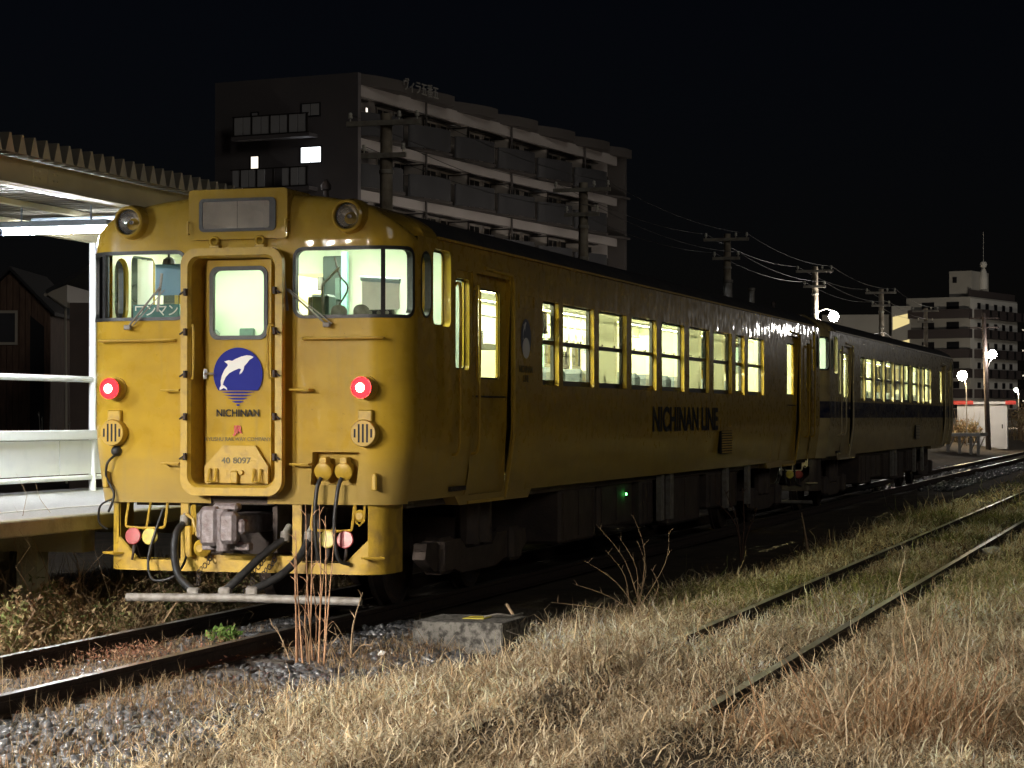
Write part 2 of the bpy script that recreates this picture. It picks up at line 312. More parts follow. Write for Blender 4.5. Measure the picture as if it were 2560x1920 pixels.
def build_front(root,PM,TR,number,lit=True):
    sh,P=front_shell(root,PM)
    # jumper-cable recess
    o=(.665,1.085,1.19,1.46,.01); reveal(sh,rr(*o),fp,0,-.10); paneg(sh,o[0],o[1],o[2],o[3],fp,-.10)
    sh.build('front_panel',PM,root,40)
    for sg in (-1,1):
        lo=(min(sg*FW[0],sg*FW[1]),max(sg*FW[0],sg*FW[1]),*FW[2:])
        w=MB(); a=rr(lo[0]-.004,lo[1]+.004,lo[2]-.004,lo[3]+.004,.089); bl=rr(lo[0]+.024,lo[1]-.024,lo[2]+.024,lo[3]-.024,.065)
        def dens(lp):
            out=[]
            for i in range(len(lp)):
                p,q=lp[i],lp[(i+1)%len(lp)]; k=8 if abs(p[0]-q[0])>.3 else 1
                for j in range(k): out.append((p[0]+(q[0]-p[0])*j/k,p[1]+(q[1]-p[1])*j/k))
            return out
        a,bl=dens(a),dens(bl)
        ring(w,a,a,fp,.0,.012); ring(w,a,bl,fp,.012,.010); ring(w,bl,bl,fp,.010,-.05)
        u=sg*1.264; w.loft([[fp(u-.018,z,.008) for z in (2.57,3.13)],[fp(u+.018,z,.008) for z in (2.57,3.13)]]); w.loft([[fp(u-.018,z,-.04) for z in (2.57,3.13)],[fp(u-.018,z,.008) for z in (2.57,3.13)]]); w.loft([[fp(u+.018,z,-.04) for z in (2.57,3.13)],[fp(u+.018,z,.008) for z in (2.57,3.13)]])
        wf=w.build('windscreen_frame','rubber',root,40)
        for u0,u1,nu in ((.49,1.25,1),(1.28,1.56,8)):
            g=MB(); paneg(g,sg*u0,sg*u1,2.565,3.135,fp,-.02,nu); g.build('pane','window_glass',wf,60)
        # wiper
        wp=MB(); px=(.30+.36) if sg>0 else -1.0; pz=2.50
        tip=(.42,2.82) if sg>0 else (-.70,2.83)
        base=(.80,2.50) if sg>0 else (-1.0,2.50)
        pv=fp(base[0],base[1],.05); tp=fp(tip[0],tip[1],.06)
        wp.cyl(fp(*base,0),pv,.018,8); wp.tube([pv,tp],.009,6); wp.tube([fp(base[0]+.04,base[1]+.01,.045),fp(tip[0]+.04,tip[1]-.02,.05)],.005,5)
        bc=Vector(tp); bx=.02*sg
        wp.beam(bc+Vector((-.01*sg,.02,.12)),bc+Vector((.03*sg,.02,-.20)),.012,.02); wp.bbox(pv[0]-.03,pv[0]+.03,pv[1]-.02,pv[1]+.02,pv[2]-.02,pv[2]+.02,.006)
        wp.build('wiper','pale_steel',root,40)
        # long horizontal hand rail
        x0,x1=sg*.60,sg*1.26; y=YF-.05; h=MB(); h.tube(smoothpts([(x0,YF+.01,2.39),(x0+sg*.03,y,2.39),(x1-sg*.03,y,2.39),(x1,YF+.02,2.39)],4),.011,8); h.build('hand_rail',TR,root,60)
        # tail lamp
        t=MB(); c=(sg*1.13,YF,1.985); t.lathe(c,(0,-1,0),[(.098,0),(.098,.02),(.088,.025),(.085,.10),(.078,.105),(.072,.095)],28,0); t.lathe((c[0],YF-.10,c[2]-.0),(0,-1,0),[(.088,-.02),(.09,.03),(.083,.03),(.08,0)],24,1)
        tl=t.build('tail_lamp',[TR,'cap_red'],root,40)
        g=MB(); g.lathe((c[0],YF-.085,c[2]),(0,-1,0),[(.079,0),(.078,.042),(.066,.056),(.04,.066),(.0005,.07)],24); g.build('lens','tail_glow' if lit else 'cap_red',tl,60)
        if lit: g=MB(); g.lathe((c[0],YF-.1475,c[2]),(0,-1,0),[(.040,.002),(.03,.010),(.0005,.0115)],20); g.build('bulb','tail_core',tl,60)
        # round slotted horn cover with lug
        hc=MB(); c=(sg*1.13,YF,1.615); hc.lathe(c,(0,-1,0),[(.112,0),(.112,.07),(.104,.085)],28)
        hc.bbox(c[0]-.06,c[0]+.06,YF-.05,YF+.01,c[2]+.09,c[2]+.19,.008)
        ho=hc.build('horn_cover',TR,root,40)
        sl=MB()
        for k in range(-2,3):
            hh=.075 if abs(k)<2 else .035
            sl.box(c[0]+k*.036-.008,c[0]+k*.036+.008,YF-.0875,YF-.07,c[2]-hh,c[2]+hh)
        sl.build('slots','black_print',ho)
        # climbing steps beside the gangway and small bracket
        for z in (1.97,1.36):
            s=MB(); xa,xb=sg*.50,sg*.66; s.tube([(xa,YF,z),(xa,YF-.11,z),(xb,YF-.11,z),(xb,YF,z)],.010,6); s.build('step_iron',TR,root)
        br=MB(); br.bbox(sg*1.21-.022,sg*1.21+.022,YF-.05,YF+.01,1.15,1.29,.01); br.build('lamp_bracket',TR,root)
        # head lamp in round housing
        hl=MB(); c=(sg*.985,YF-.03,3.385); hl.lathe((c[0],YF+.12,c[2]),(0,-1,0),[(.15,0),(.15,.10),(.142,.13),(.132,.20),(.116,.212),(.108,.205),(.104,.12)],32,0,False)
        ho=hl.build('head_lamp',PM,root,40)
        rf=MB(); rf.lathe((c[0],YF-.03,c[2]),(0,1,0),[(.104,-.03),(.09,0),(.06,.04),(.02,.06),(.0005,.06)],24,0,False); rf.lathe((c[0],YF+.0,c[2]),(0,-1,0),[(.018,0),(.018,.03),(.0005,.04)],12); rf.build('reflector','chrome',ho,60)
        lz=MB(); lz.lathe((c[0],YF-.05,c[2]),(0,-1,0),[(.104,-.01),(.09,.006),(.05,.018),(.0005,.022)],28); lz.build('lens','lens_glass',ho,60)
        # lifting eye above the gangway and side grab irons of the destination box
        e=MB(); ex=sg*.205-.0; ez=3.205; pts=[(ex+.035*math.cos(a),YF-.05,ez+.035*math.sin(a)) for a in np.linspace(0,2*PI,14)]; e.tube(pts,.013,6); e.bbox(ex-.045,ex+.045,YF-.06,YF+.02,ez-.065,ez-.03,.006); e.build('lifting_eye',TR,root,60)
        gi=MB(); gx=sg*.44; gi.tube([(gx,YF+.02,3.37),(gx,YF-.07,3.37),(gx,YF-.07,3.27),(gx,YF+.02,3.27)],.008,6); gi.build('grab_iron',TR,root)
    # destination box
    d=MB(); x0,x1,z0,z1=-.445,.445,3.28,3.635; yb=YF-.04
    lpO=rr(x0,x1,3.22,z1,.03); 
    dp=lambda yy:(lambda u,v:(u,yy,v+(.012*(1-(u/.45)**2) if v>3.5 else 0)))
    d.prism(lpO,dp(yb),dp(.35)); wlo=rr(-.345,.345,3.285,3.56,.04)
    db=d.build('destination_box',PM,root,30)
    f=MB(); Pd=lambda u,v,off=0:(u,yb-off,v); wi=rr(-.315,.29,3.31,3.535,.02); ring(f,wlo,wlo,Pd,0,.012); ring(f,wlo,wi,Pd,.012,.012); ring(f,wi,wi,Pd,.012,-.0); f.build('window_frame','rubber',db,40)
    g=MB(); g.box(-.32,.295,yb-.004,yb-.001,3.305,3.54); g.build('roller_blind','dest_cloth',db)
    g=MB(); g.box(-.003,.001,yb-.006,yb-.0045,3.31,3.535); g.build('blind_seam','black_print',db)
    g=MB(); g.box(-.32,.295,yb-.0095,yb-.0075,3.305,3.54); g.build('pane','lens_glass',db)
    # gangway frame
    gf=MB(); Pg=lambda u,v,off=0:(u,YF-off,v); o=rr(-.455,.455,1.10,3.14,.13,6); i=rr(-.395,.395,1.165,3.08,.10,6); o2=rr(-.40,.40,1.15,3.09,.12,6); i2=rr(-.375,.375,1.185,3.06,.09,6)
    ring(gf,o2,o2,Pg,-.02,.10); ring(gf,o2,o,Pg,.10,.10); ring(gf,o,o,Pg,.10,.165); ring(gf,o,i,Pg,.17,.17); ring(gf,i,i2,Pg,.17,.13); ring(gf,i2,i2,Pg,.13,-.13)
    gw=gf.build('gangway_frame',TR,root,35)
    for sg in (-1,1):
        for z in (1.42,1.75,2.10,2.45,2.78):
            c=MB(); x=sg*.40; c.bbox(x-.012,x+.012,YF-.215,YF-.17,z-.03,z+.03,.004); c.tube([(x-sg*.02,YF-.19,z+.025),(x+sg*.05,YF-.20,z-.02)],.008,6); c.build('clamp','dark_steel',gw)
        c=MB(); x=sg*.365; c.tube(smoothpts([(x,YF-.14,2.5),(x-sg*.03,YF-.175,2.47),(x-sg*.03,YF-.175,2.1),(x,YF-.14,2.07)],4),.010,6); c.build('hand_rail',TR,gw)
    # gangway door
    yd=YF-.01; dr=MB(); Pq=lambda u,v,off=0:(u,yd-off,v); op=[(-.25,.25,2.40,2.985,.06)]
    wallgrid(dr,[-.29,.29,-.25,.25],[1.18,3.05,2.40,2.985],op,Pq); reveal(dr,[(-.29,1.18),(.29,1.18),(.29,3.05),(-.29,3.05)],Pq,0,-.12)
    jb=MB(); ring(jb,rr(-.40,.40,1.13,3.10,.03),[(u*.985,v) for u,v in rr(-.285,.285,1.185,3.045,.01)],Pq,-.12); jb.build('door_jamb',PM,root)
    fp2=MB(); 
    door=dr.build('gangway_door',PM,root)
    w=MB(); a=rr(-.262,.262,2.388,2.997,.075,6); bl=rr(-.228,.228,2.422,2.963,.055,6); ring(w,a,a,Pq,0,.014); ring(w,a,bl,Pq,.014,.012); ring(w,bl,bl,Pq,.012,-.03); w.build('window_frame','rubber',door,40)
    g=MB(); g.box(-.25,.25,yd+.008,yd+.012,2.40,2.98); g.build('pane','window_glass',door)
    hd=MB(); hd.bbox(-.315,-.275,yd-.025,yd,2.06,2.15,.006); hd.tube([(-.29,yd-.03,2.105),(-.20,yd-.05,2.105)],.011,8); hd.build('handle','chrome',door)
    if number:
        cz=2.10; r=.222; yy=yd-.016
        e=MB(); pts=[(r*math.cos(a),cz+r*math.sin(a)) for a in np.linspace(R_(-37),R_(217),40)]; fan(e,pts,Pq,.016)
        for k in range(5):
            z=cz-.148-.026*k; hw=.155-.026*k+(-.002*k*k); th=.0095; e.add([Pq(-hw,z,.016),Pq(-hw*.4,z-th,.016),Pq(hw*.4,z-th,.016),Pq(hw,z,.016),Pq(hw*.4,z+th*.6,.016),Pq(-hw*.4,z+th*.6,.016)],[(0,1,2,3,4,5)])
        tag(e.build('emblem','navy_print',door),'round blue emblem with a leaping white dolphin over blue stripes')
        e=MB(); fan(e,dolphin_poly(0,cz,r),Pq,.0185); e.build('dolphin','white_print',door)
        rx=(PI/2,0,0)
        lettering('NICHINAN',.084,'black_print',door,(0,yy-.002,1.777),rx,.95,.0014)
        lettering('JR',.088,'red_print',door,(.0,yy-.002,1.640),rx,.95,.0035)
        lettering('KYUSHU RAILWAY COMPANY',.046,'grey_print',door,(0,yy-.002,1.562),rx,.95,.0)
        pl=MB(); pl.prism([(-.285,1.20),(.285,1.20),(.285,1.34),(.17,1.51),(-.12,1.51),(-.285,1.34)],lambda u,v:(u,yd-.016,v),lambda u,v:(u,yd-.05,v)); pp=pl.build('fall_plate',TR,door)
        lettering('40 8097',.07,'grey_print',pp,(0.0,yd-.053,1.385),rx,1.15,.001)
        for x in (-.20,.20):
            k=MB(); k.tube([(x-.03,yd-.07,1.32),(x-.03,yd-.10,1.215),(x+.03,yd-.10,1.215),(x+.03,yd-.07,1.32)],.012,6); k.build('bracket',TR,pp)
        k=MB(); k.bbox(-.03,.03,yd-.10,yd-.05,1.20,1.30,.006); k.cyl((.05,yd-.05,1.29),(.05,yd-.08,1.29),.02,10); k.build('catch',TR,pp)
    # jumper sockets and cables
    for x,dx in ((.765,0),(.945,.0)):
        j=MB(); j.lathe((x,YF+.08,1.33),(0,-1,-.25),[(.05,0),(.05,.10),(.075,.105),(.075,.13),(.06,.14)],20,0); j.bbox(x-.03,x+.03,YF-.05,YF+.05,1.36,1.42,.006,0)
        jo=j.build('jumper_socket',TR,root,40)
        c=MB(); xe=x-.02
        c.tube(smoothpts([(x-.01,YF-.06,1.25),(x-.03,YF-.10,1.16),(x-.04,YF-.12,.9),(xe+.0,YF-.10,.62),(xe+.04,YF-.04,.56)] if x<.8 else [(x-.01,YF-.06,1.25),(x-.03,YF-.10,1.14),(x-.05,YF-.12,.85),(x-.02,YF-.11,.6),(x+.04,YF-.02,.55)],6),.0165,8); c.build('jumper_cable','rubber',jo,60)
    build_underfront(root,TR)

def build_underfront(root,TR):
    # skirt: a bent plate with openings, in (s,z), s = along the bumper
    RS=.22; XS=1.03; YS=-.10
    def kp(s,z,off=0):
        a=abs(s); sg=1 if s>=0 else -1
        if a<=XS: x,y,nx,ny=a,YS,0,-1
        elif a<=XS+RS*PI/2: t=(a-XS)/RS; x,y,nx,ny=XS+RS*math.sin(t),YS+RS-RS*math.cos(t),math.sin(t),-math.cos(t)
        else: x,y,nx,ny=XS+RS,YS+RS+a-XS-RS*PI/2,1,0
        return (sg*(x+nx*off),y+ny*off,z)
    se=XS+RS*PI/2+.28; k=MB(); ops=[(-.47,.47,.60,1.03),(.55,1.13,.55,1.03),(-1.13,-.54,.55,1.03)]
    us=[-se,se,-1.13,-.54,-.47,.47,.55,1.13]+[s*(XS+RS*PI/2*i/6) for s in (1,-1) for i in range(7)]; vs=[.46,.52,.55,.60,1.03]
    wallgrid(k,us,vs,ops,kp); wallgrid(k,us,vs,ops,kp,-.02)
    for sg in (-1,1):                                            # chamfered outer lower corners of the openings
        for o in (0,-.02): k.add([kp(sg*1.13,.74,o),kp(sg*1.13,.55,o),kp(sg*.93,.55,o)],[(0,1,2)])
    for o in ops[:1]: reveal(k,[(o[0],1.03),(o[0],o[2]),(o[1],o[2]),(o[1],1.03)],kp,0,-.02)
    for u in (-.47,.47,.55,-.54):
        pass
    k.loft([[kp(u,.46,0) for u in sorted(us)],[kp(u,.46,-.02) for u in sorted(us)]])
    k.loft([[kp(u,.56,0) for u in (-1.13,-.54)],[kp(u,.56,-.09) for u in (-1.13,-.54)]]); k.loft([[kp(u,.56,0) for u in (.55,1.13)],[kp(u,.56,-.09) for u in (.55,1.13)]])
    k.loft([[kp(u,.605,0) for u in (-.47,.47)],[kp(u,.605,-.09) for u in (-.47,.47)]])
    sk=k.build('skirt','skirt_paint' if TR=='yellow_trim' else 'under_paint',root,35)
    for sg in (-1,1):
        s=MB(); s.tube([kp(sg*1.08,.60,0),kp(sg*1.10,.60,.09),kp(sg*1.22,.60,.09),kp(sg*1.24,.60,0)],.011,6); s.build('step_iron',TR,sk)
        # hose rack and end cocks
        r=MB(); x=sg*.84; y=-.13; r.tube(smoothpts([(x-.19,y+.05,1.03),(x-.19,y,.86),(x-.15,y,.82),(x+.13,y,.82),(x+.17,y,.86),(x+.17,y+.05,1.03)],3),.012,6); r.tube([(x-.0,y,.82),(x+.02,y+.03,1.03)],.010,6); r.build('hose_rack',TR,root)
        for j,(xx,mt) in enumerate(((sg*.955,'cap_red'),(sg*.80,'cap_yellow'))):
            c=MB(); c.lathe((xx,-.10,.74),(0,-1,.15),[(.04,0),(.045,.035),(.07,.04),(.072,.046),(.072,.054),(.066,.06),(.0005,.062)],22); co=c.build('cock_cover',mt,root,40)
            h=MB(); h.tube(smoothpts([(xx,-.07,.80),(xx,-.12,.70),(xx+.005,-.15,.62),(xx-.02,-.13,.55)],4),[.02]*5+[.016]*4+[.012]*4,8); h.build('cock_tail','dark_steel',co,60)
    # dark plate behind, drawgear pocket
    b=MB(); b.box(-.5,.5,.42,.46,.5,1.03); b.box(-.30,.30,-.09,.4,1.02,1.10); b.box(-.3,-.26,-.02,.4,.62,1.02); b.box(.26,.3,-.02,.4,.62,1.02); b.build('headstock','under_paint',root)
    c=MB(); c.bbox(-.10,.10,-.50,.4,.78,.95,.02); c.bbox(-.16,.0,-.56,-.42,.70,1.02,.03); c.bbox(.02,.17,-.58,-.45,.72,.98,.03); c.bbox(-.23,-.12,-.48,-.34,.74,.98,.03); c.bbox(.15,.22,-.52,-.40,.80,.92,.02); c.cyl((.03,-.5,.66),(.03,-.5,1.0),.055,14)
    c.bbox(-.08,.14,-.47,-.36,.98,1.045,.02); c.bbox(-.2,.22,-.42,-.32,.66,.72,.01); c.build('coupler','coupler_steel',root,30)
    # brake and air hoses hung on the cross bar
    H=[[(-.50,-.12,.86),(-.52,-.22,.78),(-.50,-.30,.62),(-.40,-.42,.44),(-.22,-.52,.33)],[(.40,-.10,.74),(.28,-.25,.62),(.16,-.42,.46),(.06,-.52,.34)],[(.62,-.12,.74),(.58,-.22,.60),(.48,-.38,.46),(.30,-.52,.35)]]
    for h in H:
        q=MB(); q.tube(smoothpts(h,6),.033,12); ho=q.build('brake_hose','rubber',root,60)
        e=MB(); a=Vector(h[0]);e.cyl(a+Vector((0,.02,.06)),a+Vector((0,-.0,-.02)),.04,12); e.cyl(a+Vector((0,.1,.10)),a+Vector((0,.0,.04)),.03,10); e.build('hose_coupling','pale_steel',ho,40); e=MB(); bq=Vector(h[-1]); e.bbox(bq.x-.05,bq.x+.05,bq.y-.04,bq.y+.04,bq.z-.05,bq.z+.03,.015); e.build('hose_coupling','pale_steel',ho,40)
    q=MB(); q.tube(smoothpts([(-.70,-.10,.98),(-.74,-.16,.80),(-.78,-.22,.56),(-.70,-.30,.40),(-.52,-.30,.42),(-.46,-.22,.52),(-.44,-.18,.62)],6),.011,8); q.build('control_cable','rubber',root,60)
    q=MB(); q.tube(smoothpts([(-1.13,-.13,1.43),(-1.17,-.20,1.36),(-1.20,-.16,1.24),(-1.14,-.15,1.12),(-1.13,-.18,1.04),(-1.18,-.16,.95)],6),.011,7); q.tube(smoothpts([(-1.13,-.17,1.06),(-1.24,-.19,1.0),(-1.26,-.17,.86),(-1.2,-.14,.80)],5),.009,6); q.lathe((-1.12,-.12,1.46),(0,-1,0),[(.045,0),(.04,.04),(.02,.06)],12); q.build('door_cable','rubber',root,60)
    q=MB(); q.bbox(-.46,-.40,-.20,-.08,.58,.84,.01); q.beam((-.42,-.12,1.0),(-.36,-.20,.78),.03,.08); q.tube([(-.46,-.16,.94),(-.38,-.2,.9),(-.33,-.22,.76)],.014,6); q.build('cock_lever',TR,root)
    q=MB(); q.lathe((-.30,-.16,.66),(0,-1,0),[(.05,-.05),(.07,0),(.075,.04),(.05,.07),(.03,.09)],16); q.build('air_valve',TR,root,40)
    for x in (-.26,.22,.32):
        q=MB()
        for j in range(11):
            z=.60-.027*j; yy=-.13-.034*j; a=[(x+.018*math.cos(t)*(1 if j%2 else .4)+.02*math.sin(j),yy+.010*math.cos(t)*(0 if j%2 else 1),z+.022*math.sin(t)) for t in np.linspace(0,2*PI,9)]; q.tube(a,.005,4,cap=False)
        q.build('chain','dark_steel',root)
    q=MB(); q.tube([(-.80,-.56,.27),(.2,-.57,.29),(1.26,-.58,.285)],.034,12); q.build('cross_bar','pale_steel',root,50)
    q=MB(); q.lathe((1.06,-.06,.94),(0,-1,0),[(.05,0),(.05,.03),(.03,.05)],14); q.tube([(1.02,-.08,1.03),(1.02,-.1,.9),(1.06,-.1,.86),(1.1,-.1,.9),(1.1,-.08,1.03)],.01,6); q.build('sand_pipe_cap',TR,root,40)

def build_car(root,PM,TR,number,car2=False):
    build_front(root,PM,TR,number,not car2)
    sh,_=front_shell(root,PM,20.58); rear=sh.build('rear_panel',PM,root,40)
    for sg in (-1,1):
        g=MB(); Pr=lambda s,z,off=0:(lambda q:(q[0],20.58-q[1],q[2]))(fp(s,z,off)); paneg(g,sg*.49,sg*1.56,2.565,3.135,Pr,-.02,10); g.build('pane','window_glass',rear,60)
    bl=MB()
    for k in range(5): bl.loft([[(u,20.6+.09*k,v) for u,v in rr(-.44,.44,1.1,3.12,.1)],[(u*1.06,20.645+.09*k,1.1+(v-1.1)*1.01) for u,v in rr(-.44,.44,1.1,3.12,.1)],[(u,20.69+.09*k,v) for u,v in rr(-.44,.44,1.1,3.12,.1)]],0,True)
    if not car2: bl.build('gangway_bellows','rubber',root)
    Y0,Y1=.21,20.37
    for sg in (1,-1):
        P=sp(sg)
        ovals=[(.29,.55,2.57,3.13,.125),(20.03,20.27,2.57,3.13,.115)]
        cabs=[(.60,1.06,2.52,3.17,.07),(19.70,19.96,2.52,3.17,.06)]
        crews=[(1.19,1.68,1.05,3.03,.04),(19.08,19.58,1.05,3.03,.04)]
        doors=[(1.74,2.80,1.05,3.03,.06),(17.30,18.36,1.05,3.03,.06)]
        wins=[(a,b2,*WZ,.02) for a,b2 in WINS]
        ops=ovals+cabs+crews+doors+wins
        us=[Y0,Y1,1.42,3.7,16.0,18.4]+[u for o in ops for u in o[:2]]+list(np.arange(1,20,1.)); vs=[1.05,1.2,1.35,1.5,1.65,2.0,2.3,3.2,3.25]+[v for o in ops for v in o[2:4]]
        w=MB(); wallgrid(w,us,vs,ops,P)
        for o in ovals+cabs+wins: reveal(w,rr(*o),P,0,-.085)
        for o in crews: reveal(w,rr(*o),P,0,-.02)
        for o in doors: reveal(w,rr(*o),P,0,-.05)
        w.build('side_wall',PM,root,30)
        li=MB(); lops=ovals+cabs+wins+[(1.23,1.61,2.16,2.96,.05),(19.12,19.55,2.16,2.96,.05),(1.95,2.60,2.09,2.91,.06),(17.50,18.16,2.09,2.91,.06)]
        us2=[.25,20.3]+[u for o in lops for u in o[:2]]; vs2=[1.2,1.4,1.6,3.22]+[v for o in lops for v in o[2:4]]
        Pl=lambda y,z,off=0:(sg*min(1.362,prof(z)-.075),y,z)
        wallgrid(li,us2,vs2,lops,Pl); li.build('inner_lining','lining',root)
        for o in doors+crews:
            big=o in doors; dy0=o[0]; c=.5*(o[0]+o[1]); wo=(o[0]+.20,o[0]+.865,2.09,2.91,.07) if big else (o[0]+.04,o[0]+.42,2.16,2.96,.05); wo=(max(wo[0],o[0]+.03),min(wo[1],o[1]-.03),*wo[2:])
            off=-.05 if big else -.015
            d=MB(); wallgrid(d,[o[0]-.02,o[1]+.02,wo[0],wo[1]],[1.0 if big else 1.05,1.2,1.35,1.5,1.65,3.04,wo[2],wo[3]],[wo],P,off); reveal(d,rr(*wo),P,off,-.086)
            if big:
                a=rr(wo[0]-.035,wo[1]+.035,wo[2]-.035,wo[3]+.035,.09); b2=rr(*wo); ring(d,a,a,P,off,off+.008); ring(d,a,b2,P,off+.008,off+.008)
            do=d.build('passenger_door' if big else 'crew_door',PM,root,30)
            g=MB(); g.loft([[P(u,v,-.07) for u in (wo[0]-.0,wo[1]+.0)] for v in (wo[2],wo[3])]); g.build('pane','window_glass',do)
            r=MB(); a=rr(wo[0],wo[1],wo[2],wo[3],wo[4]); b2=rr(wo[0]+.018,wo[1]-.018,wo[2]+.018,wo[3]-.018,max(wo[4]-.018,.02)); ring(r,a,b2,P,off-.012 if big else -.06); r.build('window_seal','rubber',do)
            if big:
                t=MB(); t.box(*(sorted((sg*(prof(1.9)+off+.012),sg*(prof(1.9)+off)))),o[0]+.02,o[1]-.02,1.925,1.94); t.build('door_rail','dark_steel',do)
                k=MB(); k.bbox(sg*(1.45+off)-.012,sg*(1.45+off)+.012,o[1]-.07,o[1]-.03,1.89,1.95,.005); k.build('handle',TR,do)
        if sg>0:
            for y in (1.165,1.70,19.05,19.61):
                h=MB(); h.tube(smoothpts([P(y,2.88,0),P(y,2.86,.05),P(y,2.2,.05),P(y,1.6,.05),P(y,1.44,.05),P(y,1.42,0)],4),.014,8); h.build('hand_rail',TR,root,60)
            fr=MB()
            for o in doors:
                a=[(o[0]-.03,1.0),(o[0]-.03,3.06),(o[1]+.05,3.06),(o[1]+.05,1.0)]
                fr.tube(smoothpts([P(o[1]+.07,z,.006) for z in (.99,1.2,1.35,1.5,1.65,2.2,2.98)],2)+[P(o[1]-.0,3.07,.006),P(o[0]+.25,3.09,.006)],.018,6)
            fr.build('door_edging',TR,root,60)
            for a,b2,c2 in ((1.40,1.52,3.60),(15.97,16.05,18.38)):
                s=MB(); s.prism([(a,1.052),(b2,.97),(c2,.97),(c2+.12,1.052)],lambda y,z:(prof(1.05)+.002,y,z),lambda y,z:(prof(1.05)-.3,y,z)); s.build('step_well',PM,root)
                s=MB(); y0=1.74 if a<5 else 17.3; s.box(1.30,prof(1.05)+.014,y0,y0+1.06,.972,1.0); s.build('door_step',TR,root)
            q=MB(); q.box(1.452,1.472,12.22,12.92,1.25,1.56)
            lv=q.build('louvre','black_print',root)
            q=MB()
            for j in range(9): q.beam((1.475,12.24,1.27+.034*j),(1.475,12.90,1.27+.034*j),.008,.018)
            q.build('slats',TR,lv)
            for (ya,yb,za,zb) in ((12.26,12.90,1.60,1.72),(3.05,3.55,2.78,2.92),(2.98,3.5,1.02,1.14),(1.05,1.13,1.52,1.60),(16.2,16.9,1.06,1.5)):
                q=MB(); lp=rr(ya,yb,za,zb,.01); lp2=rr(ya+.014,yb-.014,za+.014,zb-.014,.008); ring(q,lp,lp,P,-.004,.006); ring(q,lp,lp2,P,.006,.006); ring(q,lp2,lp2,P,.006,.001); q.build('hatch_frame',PM,root)
            q=MB(); q.bbox(1.37,1.405,1.22,1.62,1.10,1.14,.006); q.build('foot_step','dark_steel',root)
            if number:
                e=MB(); pts=[(3.27+.17*math.cos(a),2.5+.185*math.sin(a)) for a in np.linspace(0,2*PI,36)]; fan(e,pts,P,.003); em=e.build('side_emblem','dark_navy_print',root)
                e=MB(); fan(e,[(3.27+(x-3.27)*.9,z-.0) for x,z in [(3.22+(u)*.55,2.56+(v)*.8) for u,v in dolphin_poly(0,0,.17)]],P,.005); pts=[(3.27+.12*math.cos(a),2.405+.10*math.sin(a)) for a in np.linspace(0,2*PI,24)]; fan(e,pts,P,.0045); e.build('dolphin','white_print',em)
                rs=(PI/2,0,PI/2)
                lettering('NICHINAN LINE',.40,'black_print',root,(1.456,10.22,1.705),rs,1.28,.012)
                lettering('NICHINAN',.09,'grey_print',root,(1.453,3.27,2.20),rs,1.0,.002); lettering('LINE',.09,'grey_print',root,(1.453,3.27,2.11),rs,1.0,.002)
        # main windows
        for i,(a,b2) in enumerate(WINS):
            f=MB(); x=-.07; z0,z1=WZ; zm=2.49
            def bar(u0,u1,v0,v1): f.box(*(sorted((sg*(1.45-.085),sg*(1.45-.05)))),u0,u1,v0,v1)
            bar(a,b2,z0,z0+.055); bar(a,b2,z1-.018,z1); bar(a,b2,zm-.022,zm+.022); bar(a,a+.022,z0,z1); bar(b2-.022,b2,z0,z1)
            wo=f.build('window','sash',root)
            for v0,v1,xx in ((z0+.05,zm-.02,.066),(zm+.02,z1-.015,.074)):
                g=MB(); g.add([(sg*(1.45-xx),a+.01,v0),(sg*(1.45-xx),b2-.01,v0),(sg*(1.45-xx),b2-.01,v1),(sg*(1.45-xx),a+.01,v1)],[(0,1,2,3)]); g.build('pane','window_glass',wo)
            if sg>0:
                for yy in (a+.28*(b2-a),a+.72*(b2-a)):
                    g=MB(); g.bbox(1.375,1.40,yy-.02,yy+.02,zm+.022,zm+.045,.004); g.build('catch','chrome',wo)
                if (i in (2,5,6) and not car2) or (car2 and i==5):
                    g=MB(); g.box(1.335,1.34,a-.01,b2+.01,z0-.02,z1+.02); g.box(1.33,1.345,a,b2,z0+.03,z0+.05); g.build('blind','blind_cloth',wo)
        for o in cabs+ovals:
            f=MB(); a=rr(*o); b2=rr(o[0]+.02,o[1]-.02,o[2]+.02,o[3]-.02,max(o[4]-.02,.03)); ring(f,a,b2,P,-.07 if o in cabs else .004); 
            if o in ovals: ring(f,a,a,P,.004,-.03); ring(f,b2,b2,P,.004,-.05)
            wo=f.build('cab_side_window','rubber',root)
            g=MB(); g.loft([[P(u,v,-.075 if o in cabs else -.03) for u in o[:2]] for v in o[2:4]]); g.build('pane','window_glass',wo)
        gt=MB(); gt.beam((sg*1.455,.70,3.262),(sg*1.455,19.9,3.262),.03,.02); gt.build('rain_gutter',TR if sg>0 else 'roof_paint',root)
    # roof
    xs=np.linspace(-1,1,33); xs=[1.449*math.sin(t*PI/2) for t in xs]
    r=MB(); r.loft([[(x,y,zr(x)+(.0015 if y in (.68,19.9) else 0)) for x in xs] for y in (.69,5.,10.,15.,19.89)]); r.build('roof','roof_paint',root,40)
    if not car2:
        for x,y,z,rad in ((.3,18.3,3.97,.075),(.3,20.3,3.95,.05)):
            p=MB(); p.lathe((x,y,3.55),(0,0,1),[(rad,0),(rad,z-3.6),(rad+.012,z-3.59),(rad+.012,z-3.55),(rad-.01,z-3.55),(rad-.01,z-3.6)],16); p.build('exhaust_pipe','pale_steel',root,40)
    p=MB(); p.lathe((.3,1.04,3.58),(0,0,1),[(.10,0),(.10,.03),(.03,.06),(.022,.15),(.045,.16),(.045,.2),(.012,.25)],14); p.build('whistle','dark_steel',root,40)
    # interior
    f=MB(); f.box(-1.29,1.29,.25,20.3,1.14,1.2); f.build('saloon_floor','floor_vinyl',root)
